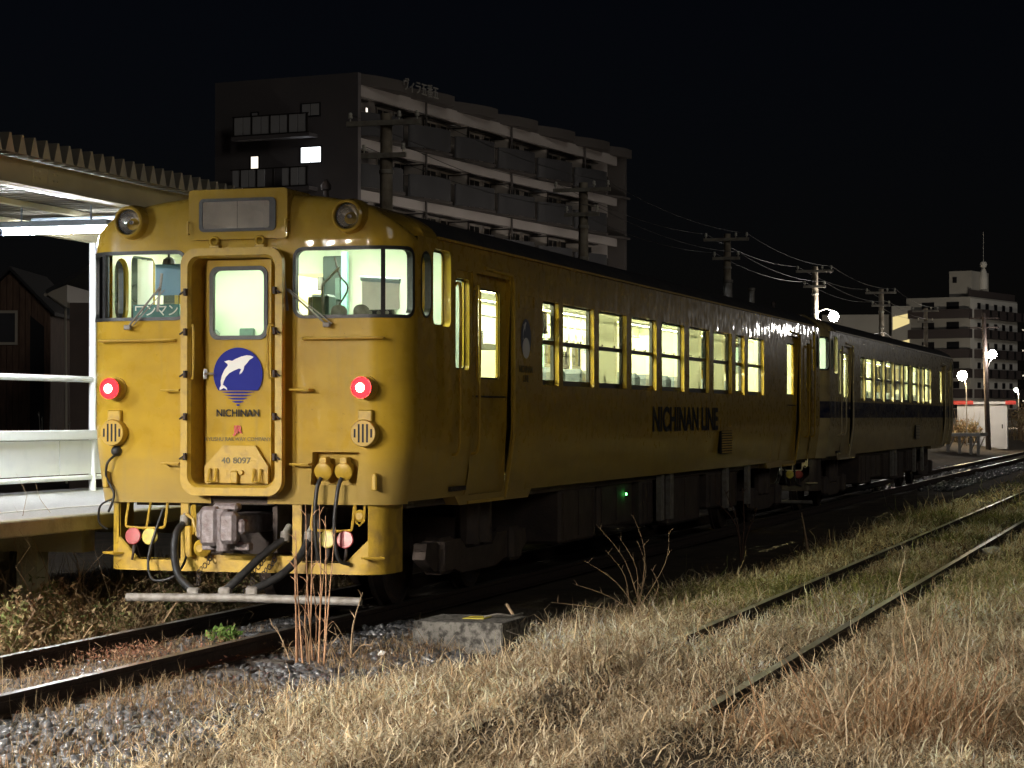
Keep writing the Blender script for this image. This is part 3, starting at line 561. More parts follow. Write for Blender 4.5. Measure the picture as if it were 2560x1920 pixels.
    f=MB(); f.loft([[(x,y,3.22+.12*max(0,1-(x/1.3)**2)) for x in np.linspace(-1.36,1.36,13)] for y in (-.0,20.55)]); f.build('ceiling','ceiling_white',root,60)
    lm=MB(); lm.box(-.05,.05,0,1.25,-.03,0); me=None
    for x in (-.62,.62):
        for k in range(11):
            y=2.1+1.52*k
            if me is None: o=lm.build('ceiling_lamp','saloon_lamp',root,None,(x,y,3.295)); me=o.data
            else: o=link('ceiling_lamp',me,root,(x,y,3.295))
    for x in (-.8,.8): c=MB(); c.box(x-.25,x+.25,.75,.95,3.22,3.25); c.build('cab_ceiling_lamp','cab_lamp',root)
    c=MB(); c.box(-.25,.25,.6,.8,3.27,3.3); c.build('cab_ceiling_lamp','cab_lamp',root)
    for y in (1.715,19.0):                                       # cab bulkheads with a gap for the aisle
        c=MB(); c.box(-1.358,-.40,y-.02,y,1.2,3.3); c.box(.02 if y<5 else .4,1.358,y-.02,y,1.2,3.3); c.box(-.4,.02,y-.02,y,3.05,3.3); c.build('cab_bulkhead','cab_lining',root)
    for y in (3.62,16.3):
        c=MB(); c.box(-1.33,-.45,y-.015,y+.015,1.2,3.0); c.build('draught_screen','lining',root); c=MB(); c.box(.45,1.358,y-.015,y+.015,1.2,2.4); c.build('draught_screen','lining',root)
    sme=None
    for k in range(12):
        y=5.1+.80*k
        for x in (-.88,.88):
            if sme is None:
                s=MB(); s.bbox(-.46,.46,-.05,.45,.32,.46,.04); s.bbox(-.46,.46,-.13,-.02,.40,1.06,.05); s.bbox(-.42,.42,0,.35,0,.32,.02); o=s.build('seat','seat_moquette',root,None,(x,y,1.2)); sme=o.data
            else: link('seat',sme,root,(x,y,1.2))
    for x in (-.5,.5):
        c=MB(); c.tube([(x,4.6,2.95),(x,15.6,2.95)],.015,6); c.build('grab_rail','chrome',root)
    stm=None
    for k in range(8):
        y=6.6+.30*k
        if stm is None:
            s=MB(); s.box(-.012,.012,-.004,.004,-.22,0); s.tube([(.0,.06*math.cos(a),-.28+.06*math.sin(a)) for a in np.linspace(0,2*PI,13)],.010,5); o=s.build('hanging_strap','white_paint',root,None,(.5,y,2.95)); stm=o.data
        else: link('hanging_strap',stm,root,(.5,y,2.95))
    for x in (-1.2,1.2):
        rk=MB(); rk.tube([(x*.92,4.6,2.84),(x*.92,15.6,2.84)],.012,5); rk.tube([(x*1.03,4.6,2.86),(x*1.03,15.6,2.86)],.012,5)
        rk.build('luggage_rack','chrome',root)
    c=MB(); c.box(1.325,1.335,3.88,4.38,2.58,2.80); rs_=c.build('route_board','black_print',root)
    for k in range(3): c=MB(); c.box(1.336,1.338,4.02+.09*k,4.06+.09*k,2.62,2.74); c.build('route_mark','pale_steel',rs_)
    for k in range(7):
        c=MB(); c.box(-.52,-.50,5.0+1.5*k,5.55+1.5*k,2.62,2.92); c.build('advert','advert_paper' if k%2 else 'white_paint',root)
    for k in range(9):
        c=MB(); c.box(-1.345,-1.335,4.45+1.46*k,4.56+1.46*k,2.0,2.95); c.build('wall_pilaster','pillar_green' if k%3==0 else 'lining',root)
    # cab equipment
    c=MB(); c.bbox(.42,1.33,.12,.55,1.2,2.53,.03); c.bbox(.5,1.25,.05,.35,2.5,2.58,.02); c.bbox(.45,.62,.30,.5,2.5,2.78,.02); dk=c.build('driver_desk','desk_green',root)
    c=MB(); c.cyl((.70,.33,2.57),(.74,.25,2.63),.07,14); c.cyl((.9,.33,2.57),(.94,.25,2.63),.07,14); c.tube([(.58,.3,2.55),(.6,.22,2.85),(.72,.3,3.0)],.012,6); c.tube([(.50,.2,2.6),(.52,.16,2.75)],.02,6); c.build('instruments','pale_steel',dk)
    c=MB(); c.box(.80,1.14,.62,.63,2.66,2.90); c.build('sun_blind','white_paint',root)
    c=MB(); c.cyl((.80,.60,2.925),(1.16,.58,2.895),.022,8); c.build('blind_roller','canopy_blue',root)
    c=MB(); c.bbox(.78,1.10,.55,.62,2.60,2.655,.008); ip=c.build('gauge_strip','black_print',root)
    for k in range(4): c=MB(); c.cyl((.83+.075*k,.549,2.628),(.83+.075*k,.543,2.628),.018,10); c.build('gauge','pale_steel',ip)
    c=MB(); c.bbox(.04,.26,1.60,1.69,1.3,3.2,.01); c.build('switch_cabinet','desk_dark',root)
    for k,(x,z,w,h,mt) in enumerate(((.53,2.95,.05,.12,'pale_steel'),(.62,2.78,.06,.1,'cap_red'),(.70,2.9,.05,.2,'desk_green'),(.56,2.66,.08,.1,'white_paint'),(.68,2.60,.05,.08,'pale_steel'))): c=MB(); c.bbox(x-.5-w/2,x-.5+w/2,1.56,1.60,z-h/2,z+h/2,.006); c.build('switch_box',mt,root)
    c=MB(); c.tube(smoothpts([(.60,.5,3.1),(.66,.45,2.95),(.72,.5,2.84),(.64,.5,2.70)],5),.008,5); c.build('cord','dark_steel',root)
    c=MB(); c.box(.40,.45,1.15,1.2,2.2,3.2); c.build('cab_pillar','pillar_green',root)
    c=MB(); c.bbox(.52,.72,1.64,1.68,2.52,2.86,.01); c.build('notice_board','pale_steel',root)
    c=MB(); c.bbox(.74,1.24,.9,1.0,2.3,2.55,.02); c.bbox(.7,1.3,1.0,1.45,1.9,2.02,.03); c.build('driver_seat','seat_moquette',root)
    c=MB(); c.bbox(-1.3,-.45,.12,.5,1.2,2.50,.03); c.build('assistant_desk','desk_green',root)
    c=MB(); c.box(-1.04,-.66,.42,.425,2.80,3.07); c.build('blue_screen','blue_film',root)
    c=MB(); c.bbox(-1.3,-1.0,1.2,1.5,1.2,2.74,.01); c.build('locker','desk_green',root); c=MB(); c.bbox(-.80,-.66,1.64,1.69,2.36,2.56,.01); c.build('phone_box','desk_green',root); c=MB(); c.bbox(-.52,-.44,1.66,1.69,2.44,2.66,.01); c.build('switch_plate','pale_steel',root)
    c=MB(); pts=[(-1.20+.02*math.sin(k*1.9),.40+.035*k) for k in range(9)]; c.loft([[(x,y,2.3) for x,y in pts],[(x*1.0,y,3.12) for x,y in pts]]); c.build('curtain','blind_cloth',root,60)
    c=MB(); c.tube([(-.85,.3,3.2),(-.85,.3,3.11)],.01,6); c.lathe((-.85,.3,3.06),(0,0,1),[(.06,0),(.05,.04),(.02,.06)],12); c.build('cab_fan','dark_steel',root)
    c=MB(); c.bbox(-1.05,-.62,.02,.05,2.585,2.70,.006); so=c.build('service_sign','sign_teal',root)
    lettering('ワンマン',.11,'white_print',so,(-.83,.015,2.643),(PI/2,0,0),.95,.001)
    c=MB(); c.bbox(-.16,.10,2.4,2.7,1.2,2.30,.03); c.bbox(-.12,.06,2.45,2.65,2.3,2.5,.02); c.build('fare_box','desk_green',root)
    # underframe and bogies
    u=MB(); u.box(-1.25,1.25,.5,20.1,.98,1.10); u.box(-.3,.3,.6,20,.8,1.0); u.build('underframe','under_paint',root)
    for k,(a,b2,z0,xo) in enumerate(((5.2,6.6,.42,1.24),(6.9,8.4,.50,1.20),(8.6,9.2,.45,1.26),(10.2,12.0,.38,1.22),(12.4,13.3,.5,1.25),(13.5,14.6,.45,1.2))):
        c=MB(); c.bbox(-xo,-.45,a,b2,z0,1.0,.03); c.build('equipment_box','under_paint',root); c=MB(); c.bbox(.45,xo,a,b2,z0,1.0,.03)
        for j in range(3): c.beam((xo+.004,a+.1+j*(b2-a-.2)/2,z0+.06),(xo+.004,a+.1+j*(b2-a-.2)/2,.95),.03,.012)
        c.build('equipment_box','under_paint',root)
    for y in (9.45,9.95,13.35,14.9): c=MB(); c.box(1.26,1.32,y-.09,y+.09,.48,1.04); c.build('hanger_plate','pale_steel',root)
    if not car2:
        c=MB(); c.lathe((1.225,8.0,.85),(1,0,0),[(.016,0),(.016,.01),(.0005,.02)],10); c.build('status_light','green_led',root)
    for yb in (3.1,17.5):
        b=MB()
        for sg in (-1,1):
            x=sg*.98
            b.prism([(-1.55,.48),(-1.3,.36),(-.8,.36),(-.5,.30),(.5,.30),(.8,.36),(1.3,.36),(1.55,.48),(1.5,.62),(.55,.62),(.4,.52),(-.4,.52),(-.55,.62),(-1.5,.62)],lambda u,v:(x-.06,yb+u,v),lambda u,v:(x+.06,yb+u,v))
            for yy in (-1.05,1.05): b.bbox(x-.10,x+.12,yb+yy-.17,yb+yy+.17,.32,.66,.04)
            b.lathe((x,yb-.18,.55),(0,0,1),[(.12,0),(.12,.4)],12); b.lathe((x,yb+.18,.55),(0,0,1),[(.12,0),(.12,.4)],12)
        b.box(-1.0,1.0,yb-.25,yb+.25,.5,.8); bg=b.build('bogie','under_paint',root,30)
        for yy in (-1.05,1.05):
            for sg in (-1,1):
                w=MB(); w.lathe((sg*.50,yb+yy,.47),(sg,0,0),[(.46,-.03),(.46,.0),(.43,.005),(.43,.10),(.38,.115),(.36,.09),(.15,.07),(.12,.12)],28); w.build('wheel','dark_steel',bg,30)
            w=MB(); w.cyl((-.5,yb+yy,.47),(.5,yb+yy,.47),.07,10); w.build('axle','dark_steel',bg)

car1=thing('railcar','yellow diesel railcar with dolphin emblem and lit red tail lamps','railcar',(0,0,0),0,'coupled railcars')
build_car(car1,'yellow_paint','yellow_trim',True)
car2=thing('railcar','cream railcar with blue waist band coupled behind the yellow one','railcar',(0,21.3,0),0,'coupled railcars')
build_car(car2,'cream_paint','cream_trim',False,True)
# ------------------------------------------------------------------ more materials
mat('soil',(.055,.042,.028),.95,col2=(.11,.082,.053),scale=3,bump=.6,bscale=30)
mat('stone_dark',(.05,.054,.062),.3,col2=(.16,.165,.175),scale=9,bump=.3,bscale=60,spec=.9)
mat('rail_side',(.03,.02,.016),.75,.2,col2=(.05,.032,.024),scale=20,bump=.3)
mat('rail_head',(.42,.40,.37),.32,.9,col2=(.2,.15,.12),scale=3,lo=.45,hi=.75)
mat('rail_rust',(.6,.58,.48),.3,.6,col2=(.3,.25,.17),scale=1.2)
mat('sleeper',(.05,.045,.04),.85,col2=(.09,.08,.07),scale=8,bump=.4)
mat('deck_concrete',(.5,.5,.49),.85,col2=(.36,.36,.36),scale=40,bump=.4,bscale=80)
mat('edge_concrete',(.42,.40,.26),.8,col2=(.22,.2,.12),scale=4,lo=.55,hi=.8,bump=.3)
mat('line_white',(.75,.74,.68),.6,col2=(.55,.54,.5),scale=12)
mat('fence_white',(.84,.87,.9),.45,col2=(.74,.78,.82),scale=5,lo=.5,hi=.9)
mat('canopy_cream',(.72,.66,.46),.5,col2=(.62,.56,.39),scale=2.5,bump=.05)
mat('canopy_grey',(.22,.27,.32),.5,col2=(.17,.2,.24),scale=5)
mat('closure_zinc',(.75,.69,.55),.6,col2=(.6,.55,.43),scale=7); mat('canopy_sheet',(.24,.22,.18),.6,col2=(.18,.165,.13),scale=6,bump=.1)
mat('timber',(.17,.10,.065),.8,col2=(.09,.05,.035),scale=5,stretch=(3,3,.5),bump=.4,bscale=20)
mat('house_wall',(.15,.11,.095),.85,col2=(.12,.09,.08),scale=2); mat('house_roof',(.03,.03,.033),.8)
mat('house_trim',(.45,.40,.33),.6); mat('dark_wall',(.05,.05,.06),.8,col2=(.04,.04,.045),scale=2)
mat('block_concrete',(.20,.19,.17),.9,col2=(.05,.047,.042),scale=22,lo=.42,hi=.62,bump=.6,bscale=70,detail=10)
mat('label_yellow',(.75,.65,.08),.6); mat('stem_straw',(.50,.30,.17),.8,col2=(.34,.18,.10),scale=20); mat('stem_pale',(.42,.31,.19),.8,col2=(.3,.2,.12),scale=20); mat('stem_dark',(.12,.07,.05),.85)
mat('apt_wall',(.46,.42,.40),.8,col2=(.38,.35,.33),scale=.3); mat('apt_gable',(.13,.12,.125),.8,col2=(.15,.135,.135),scale=.5)
mat('apt_panel',(.05,.05,.055),.6,col2=(.065,.065,.07),scale=.6); mat('apt_dark',(.018,.018,.02),.4); mat('apt_frame',(.03,.025,.022),.5)
mat('apt_board',(.5,.45,.40),.8); mat('apt_glass_panel',(.42,.42,.43),.5); mat('apt_parapet',(.09,.08,.075),.8)
mat('sign_metal',(.26,.25,.23),.6)
mat('pole_concrete',(.40,.35,.27),.8,col2=(.2,.165,.12),scale=6,bump=.3); mat('arm_steel',(.42,.40,.34),.6,.1,col2=(.26,.23,.19),scale=9); mat('porcelain',(.7,.68,.6),.3); mat('wire',(.05,.046,.042),.6)
mat('far_wall',(.5,.49,.46),.8,col2=(.44,.43,.40),scale=.4); mat('far_white',(.8,.8,.77),.8,col2=(.72,.72,.7),scale=.4); mat('far_balcony',(.085,.07,.072),.7); mat('far_glass',(.02,.02,.024),.3)
mat('shed_white',(.66,.67,.72),.6,col2=(.58,.59,.64),scale=1.5); mat('shed_red_light',(.6,.04,.03),.5)
mat('rock_pale',(.6,.58,.54),.8,col2=(.4,.38,.35),scale=6,bump=.4)
emit('tube_light',(.93,.97,1),330); emit('tube_bright',(1,.91,.79),7000); emit('yard_white',(1,.95,.9),75); emit('street_white',(1,.93,.86),150); emit('street_warm',(1,.78,.45),110); emit('facade_fill',(1,.9,.8),2400); emit('street_far',(1,.87,.68),2200)
emit('win_white',(.9,.96,1),1.6); emit('win_warm',(1,.9,.75),.9); emit('win_yellow',(1,.8,.35),.42); emit('win_orange',(1,.55,.18),.8); emit('win_cool',(.75,.95,1),.9)
m,n,l,b=nt('dry_grass'); b.inputs['Roughness'].default_value=.75; b.inputs['Specular IOR Level'].default_value=.25
_a=n.new('ShaderNodeAttribute'); _a.attribute_name='Col'; l.new(_a.outputs[0],b.inputs['Base Color'])
_t=n.new('ShaderNodeBsdfTranslucent'); l.new(_a.outputs[0],_t.inputs[0]); _x=n.new('ShaderNodeMixShader'); _x.inputs[0].default_value=.3
l.new(b.outputs[0],_x.inputs[1]); l.new(_t.outputs[0],_x.inputs[2]); l.new(_x.outputs[0],n['Material Output'].inputs[0])

# ------------------------------------------------------------------ ground
def vnoise(x,y,s,seed=0):                                         # smooth value noise, vectorised
    x=np.asarray(x,float)/s;y=np.asarray(y,float)/s;xi=np.floor(x);yi=np.floor(y);fx=x-xi;fy=y-yi;fx=fx*fx*(3-2*fx);fy=fy*fy*(3-2*fy)
    def hsh(i,j): q=np.sin(i*127.1+j*311.7+seed*74.7)*43758.5453; return q-np.floor(q)
    return (hsh(xi,yi)*(1-fx)+hsh(xi+1,yi)*fx)*(1-fy)+(hsh(xi,yi+1)*(1-fx)+hsh(xi+1,yi+1)*fx)*fy
def gh(x,y):
    x=np.asarray(x,float);y=np.asarray(y,float)
    h=-.15+.05*(vnoise(x,y,1.7,1)-.5)+.03*(vnoise(x,y,.6,2)-.5)
    sm=lambda t:np.clip(t,0,1)**2*(3-2*np.clip(t,0,1))
    h=h+.105*np.exp(-((x-3.68)/.22)**2)*sm((-.2-y)/.8)+.10*np.exp(-((x-4.78)/.22)**2)*sm((-4.3-y)/.6)+.03*(np.exp(-((x-3.68)/.2)**2)+np.exp(-((x-4.78)/.2)**2))*np.clip((vnoise(0*x,y,1.6,41)-.45)*3,0,1)
    h=h+np.clip((x-6)/6,0,1)*.05+np.clip((x-2.4)/.8,0,1)*.075
    return h+np.clip((y-75)/30,0,1)*np.clip((-2.5-x)/3,0,1)*.55
gx=np.concatenate([[-1500,-500,-150,-60,-30,-18],np.arange(-12,14.1,.4),[20,40,120,500,1500]]); gy=np.concatenate([[-400,-120,-40],np.arange(-20,40,.4),np.arange(40,140,2.5),[160,220,350,700,1800]])
X,Y=np.meshgrid(gx,gy,indexing='ij'); Z=gh(X,Y); g=MB()
g.loft([[(X[i,j],Y[i,j],Z[i,j]) for j in range(len(gy))] for i in range(len(gx))])
tag(g.build('ground','soil',None,60),'dark bare earth under the grass and ballast',None,None,'structure')

# ------------------------------------------------------------------ tracks
def rail(parent,x,y0,y1,zt,top):
    r=MB(); p=[(-.0325,0),(.0325,0),(.034,-.02),(.030,-.036),(.009,-.048),(.009,-.118),(.058,-.132),(.058,-.142),(-.058,-.142),(-.058,-.132),(-.009,-.118),(-.009,-.048),(-.030,-.036),(-.034,-.02)]
    ys=list(np.linspace(y0,y1,6)); r.loft([[(x+u,y,zt+v) for u,v in p] for y in ys],0,True)
    for i,f in enumerate(r.f):
        if i%len(p)==0: r.m[i]=1
    return r.build('rail',['rail_side',top],parent,25)
tk=thing('railway_track','worn track the two railcars stand on, dark rails in ballast','track',(0,0,0))
for x in (-.565,.565): rail(tk,x,-14,150,.04,'rail_head')
sm=None
for y in list(np.arange(-8,1.5,.66))+list(np.arange(42,62,.66)):
    if sm is None:
        s=MB(); s.bbox(-1.0,1.0,-.1,.1,-.24,-.105,.012); o=s.build('sleeper','sleeper',tk,None,(0,y,0)); sm=o.data
    else: link('sleeper',sm,tk,(0,y,0))
tk2=thing('railway_track','disused siding with rails half buried in dry grass','track',(4.23,0,0))
for x in (-.55,.55): rail(tk2,x,-14,150,.012,'rail_rust')

# ------------------------------------------------------------------ platform, fence, canopy, lamps
pf=thing('station_platform','raised concrete platform with white edge line beside the yellow railcar','platform',(-3.2,0,0))
LX=lambda x:x+3.2
def pbox(name,mt,x0,x1,y0,y1,z0,z1,par=pf,ch=0,ox=3.2):
    b=MB(); (b.bbox(x0+ox,x1+ox,y0,y1,z0,z1,ch) if ch else b.box(x0+ox,x1+ox,y0,y1,z0,z1)); return b.build(name,mt,par)
pbox('deck','deck_concrete',-5.0,-1.53,-3.0,30,.80,.906); pbox('edge_beam','edge_concrete',-1.66,-1.50,-3.0,30,.775,.91,ch=.012)
pbox('white_line','line_white',-2.48,-2.38,-3.0,30,.906,.911)
for y in np.arange(-2.6,30,3.15):
    pbox('crossbeam','edge_concrete',-4.8,-1.75,y-.12,y+.12,.56,.80); 
    for x in (-4.4,-2.3): pbox('support_post','edge_concrete',x-.1,x+.1,y-.1,y+.1,-.25,.56)
fn=thing('platform_fence','white tube and panel fence along the back of the platform','fence',(-4.5,0,0))
for a,z,r in ((0,2.175,.036),(0,1.06,.030)): b=MB(); b.cyl((0,-3.0,z),(0,30,z),r,12); b.build('rail','fence_white',fn,50)
b=MB(); b.bbox(-.05,.07,-3.0,30,1.49,1.60,.012); b.build('top_beam','fence_white',fn)
yy=-3.
while yy<30:
    b=MB(); b.bbox(-.012,.012,yy+.01,yy+1.99,1.10,1.485,.004); b.build('panel','fence_white',fn); yy+=2.0
for y in np.arange(-.52,30,6.3):
    b=MB(); b.cyl((0,y+3.15,.9),(0,y+3.15,2.2),.03,10); b.build('post','fence_white',fn,50)
cn=thing('platform_canopy','flat canopy of corrugated sheet on cream beams over the platform','canopy',(-3.2,0,0))
b=MB(); yc=-5.2; pr=[]
while yc<26: pr+= [(yc,0),(yc+.04,.0),(yc+.10,.16),(yc+.125,.16),(yc+.185,0)]; yc+=.203
rows=[[(x+3.2,y,z+3.965) for y,z in pr] for x in (-5.05,-1.86)]; b.loft(rows); b.loft([[(x,y,z-.006) for x,y,z in r] for r in rows]); b.build('roof_sheet','canopy_sheet',cn,20)
b=MB(); b.loft([[(1.343,y,3.962) for y,z in pr],[(1.343,y,z+3.964) for y,z in pr]]); b.build('closure_strip','closure_zinc',cn)
b=MB(); b.box(1.14,1.22,-5.2,26,3.735,3.945); b.box(1.10,1.25,-5.2,26,3.726,3.7345); b.build('fascia_beam','canopy_cream',cn)
for y in (.2,6.5,12.8):
    b=MB(); b.box(1.2205,1.226,y-.24,y-.02,3.77,3.91); b.box(1.2205,1.226,y+.02,y+.24,3.77,3.91)
    for dy in (-.19,-.12,.12,.19):
        for z in (3.81,3.87): b.cyl((1.226,y+dy,z),(1.236,y+dy,z),.012,6)
    b.build('splice_plate','canopy_cream',cn)
for x in (-3.0,-3.9): b=MB(); b.box(x+3.2-.04,x+3.2+.04,-5.2,26,3.90,3.955); b.build('purlin','canopy_cream',cn)
b=MB(); b.box(-1.35,-1.25,-5.2,26,3.74,3.86); b.build('rear_beam','canopy_cream',cn)
for y in np.arange(-.52,26,6.3):
    b=MB(); b.bbox(-1.25,1.14,y-1.5,y-1.38,3.77,3.895,.008); b.build('rafter','canopy_grey',cn)
    b=MB(); b.tube([(-1.3,y,.9),(-1.3,y,3.86)],.042,14); b.build('post','fence_white',cn,50)
lampm=None
def tube_lamp(y,label,group=None,mt=None):
    t=thing('fluorescent_lamp',label,'lamp',(-3.6,y,3.65),0,group)
    global lampm
    if lampm is None:
        h=MB(); h.bbox(-.66,.66,-.16,.16,.04,.10,.01); h.bbox(-.635,-.60,-.02,.02,-.03,.04,.005); h.bbox(.60,.635,-.02,.02,-.03,.04,.005); h.tube([(-.4,0,.11),(-.4,0,.26)],.01,6); h.tube([(.4,0,.11),(.4,0,.26)],.01,6); ho=h.build('housing','canopy_grey',t)
        e=MB(); e.tube([(-.60,0,0),(-.2,0,0),(.2,0,0),(.60,0,0)],.022,8); eo=e.build('tube','tube_light',t,60); lampm=(ho.data,eo.data)
    else:
        link('housing',lampm[0],t); em=lampm[1]
        if mt: em=em.copy(); em.materials[0]=M[mt]
        link('tube',em,t)
    return t
tube_lamp(3.3,'bright white fluorescent tube under the canopy beside the railcar front')
tube_lamp(-3.0,'fluorescent tube lamp under the canopy end cut off by the frame')
for x,y,z,hh,lab in ((-3.6,-11.5,4.3,.022,'lamp post on the path past the platform end, out of frame'),(-1.9,-18.0,4.6,.012,'lamp post on the path nearer the viewer, out of frame')):
    t=thing('lamp_post',lab,'lamp post',(x,y,0)); b=MB(); b.tube([(-.9,0,-.3),(-.9,0,z-.2),(-.75,0,z+.12),(-.6,0,z+.14)],.05,10); b.build('post','fence_white',t,50)
    b=MB(); b.box(-.70,.70,-.15,.15,z+.05,z+.08); b.box(-.70,.70,.14,.15,z-hh,z+.05); b.box(-.70,.70,-.15,-.14,z-hh,z+.05); b.box(-.70,-.69,-.14,.14,z-hh,z+.05); b.box(.69,.70,-.14,.14,z-hh,z+.05); b.build('lamp_shade','white_paint',t)  # skirts added to keep this lamp's light low on the railcar front
    b=MB(); b.tube([(-.58,0,z+.01),(0,0,z+.01),(.58,0,z+.01)],.02,8); b.build('tube','tube_bright',t,60)

# ------------------------------------------------------------------ houses behind the platform
hs=thing('timber_house','narrow brown timber house with steep gable and pale framed window','house',(-27.15,43,0),R_(17))
zt0,ze,hw=6.2,4.95,1.24
for k in range(13):                                               # vertical boards on the gable
    x0=-hw+2*hw*k/13; x1=x0+2*hw/13-.02; za=zt0-(zt0-ze)*abs(x0)/hw; zb=zt0-(zt0-ze)*abs(x1)/hw; d=.015*(k%2)
    b=MB(); b.prism([(x0,-.2),(x1,-.2),(x1,zb-.02),(x0,za-.02)],lambda u,v:(u,-.02-d,v),lambda u,v:(u,.02,v)); b.build('board','timber',hs)
b=MB(); b.prism([(-hw,-.2),(hw,-.2),(hw,ze),(0,zt0),(-hw,ze)],lambda u,v:(u*.995,.02,v-.01),lambda u,v:(u*.995,5,v-.01)); b.build('wall','timber',hs)
b=MB(); b.prism([(-hw-.15,ze-.12),(0,zt0+.04),(hw+.15,ze-.12),(hw+.15,ze),(0,zt0+.16),(-hw-.15,ze)],lambda u,v:(u,-.15,v),lambda u,v:(u,5.1,v)); b.build('roof','house_roof',hs)
b=MB(); b.box(-.62,.24,-.06,-.04,3.95,5.0); wn=b.build('window','dark_wall',hs)
b=MB(); lo,li2=[(-.62,3.95),(.24,3.95),(.24,5.0),(-.62,5.0)],[(-.54,4.03),(.16,4.03),(.16,4.92),(-.54,4.92)]; b.loft([[(u,-.08,v) for u,v in lo],[(u,-.08,v) for u,v in li2],[(u,-.06,v) for u,v in li2]],0,True); b.loft([[(u,-.04,v) for u,v in lo],[(u,-.08,v) for u,v in lo]],0,True); b.build('frame','house_trim',wn)
b=MB(); b.prism([(.62,0),(1.05,0),(1.05,4.5),(.62,4.85)],lambda u,v:(u,-.045,v),lambda u,v:(u,-.037,v)); b.build('entrance','black_print',hs)
h2=thing('plain_house','plain dark plastered house with boxed eave beside the platform post','house',(-20.75,35,0),R_(17))
b=MB(); b.box(-.0,4,0,6,-.2,4.75); b.build('wall','house_wall',h2)
b=MB(); b.prism([(-.55,4.95),(2.,6.4),(4.5,4.95),(4.5,5.05),(2.,6.52),(-.55,5.07)],lambda u,v:(u,-.4,v),lambda u,v:(u,6.4,v)); b.build('roof','house_roof',h2)
b=MB(); b.prism([(0,4.6),(-.5,4.93),(-.5,5.0),(0,5.2)],lambda u,v:(u,-.35,v),lambda u,v:(u,6.3,v)); b.build('eave','house_trim',h2)
b=MB(); b.tube([(-.55,-.4,4.94),(-.55,6.4,4.94)],.05,8); b.tube([(-.52,-.1,4.9),(-.1,-.05,4.6),(-.06,-.05,0)],.035,8); b.build('gutter','house_trim',h2)
fb=thing('distant_block','pale flat block barely visible behind the two houses','building',(-52,100,0),R_(17))
b=MB(); b.box(-1.5,14,0,8,-.2,8.2); b.build('wall','dark_wall',fb)
b=MB()
for k in range(5): b.box(-1.4+.9*k,-1.36+.9*k,-.03,-.001,5.5,8.1)
b.box(-1.5,6,-.03,-.001,6.9,6.94); b.build('joints','apt_panel',fb)

# ------------------------------------------------------------------ apartment block with wavy balconies
ab=thing('apartment_block','dark apartment block with wavy balconies rising behind the railcar','apartment block',(-37.2,98,0),-R_(7.67)+PI/2)
# local frame: +x along the facade (away), +y to the left along the gable
AL,AD,TOP=40.,9.4,21.0; WB=1.35
b=MB(); b.box(0,.35,0,AD,-.3,TOP); b.build('gable_wall','apt_gable',ab)
b=MB(); b.box(AL-.35,AL,0,AD,-.3,TOP-.2); b.build('end_wall','apt_parapet',ab)
b=MB(); b.box(.36,AL-.36,WB,AD-.02,-.3,TOP-.35); b.build('wall','apt_wall',ab)
def wavy(a0,a1,depth,n=10):
    pts=[]
    for i in range(n+1):
        t=i/n; pts.append((a0+(a1-a0)*t,-depth*math.sin(PI*min(1,t*.55+.18+.0))**.8 if True else 0))
    return pts
b=MB(); rp=[]
for k in range(7):
    a0=.35+6.1*k; a1=min(a0+4.6,AL)
    rp+=[(a0,.15),(a0+.4,-.05),(a0+1.5,-.45),(a0+3.2,-.75),(a0+4.2,-.72),(min(a0+4.5,AL),-.4),(min(a0+4.6,AL),.1)]
rp=[q for q in rp if q[0]<=AL]+[(AL,.1)]
b.loft([[(x,y,TOP-.62) for x,y in rp],[(x,y,TOP) for x,y in rp],[(x,WB+.5,TOP) for x,y in rp]]); b.loft([[(x,y,TOP-.62) for x,y in rp],[(x,WB,TOP-.62) for x,y in rp]]); b.build('roof_parapet','apt_parapet',ab,30)
pan=[(.1+6.1*k,4.3+6.1*k) for k in range(6)]
zs0=20.45; nf=6
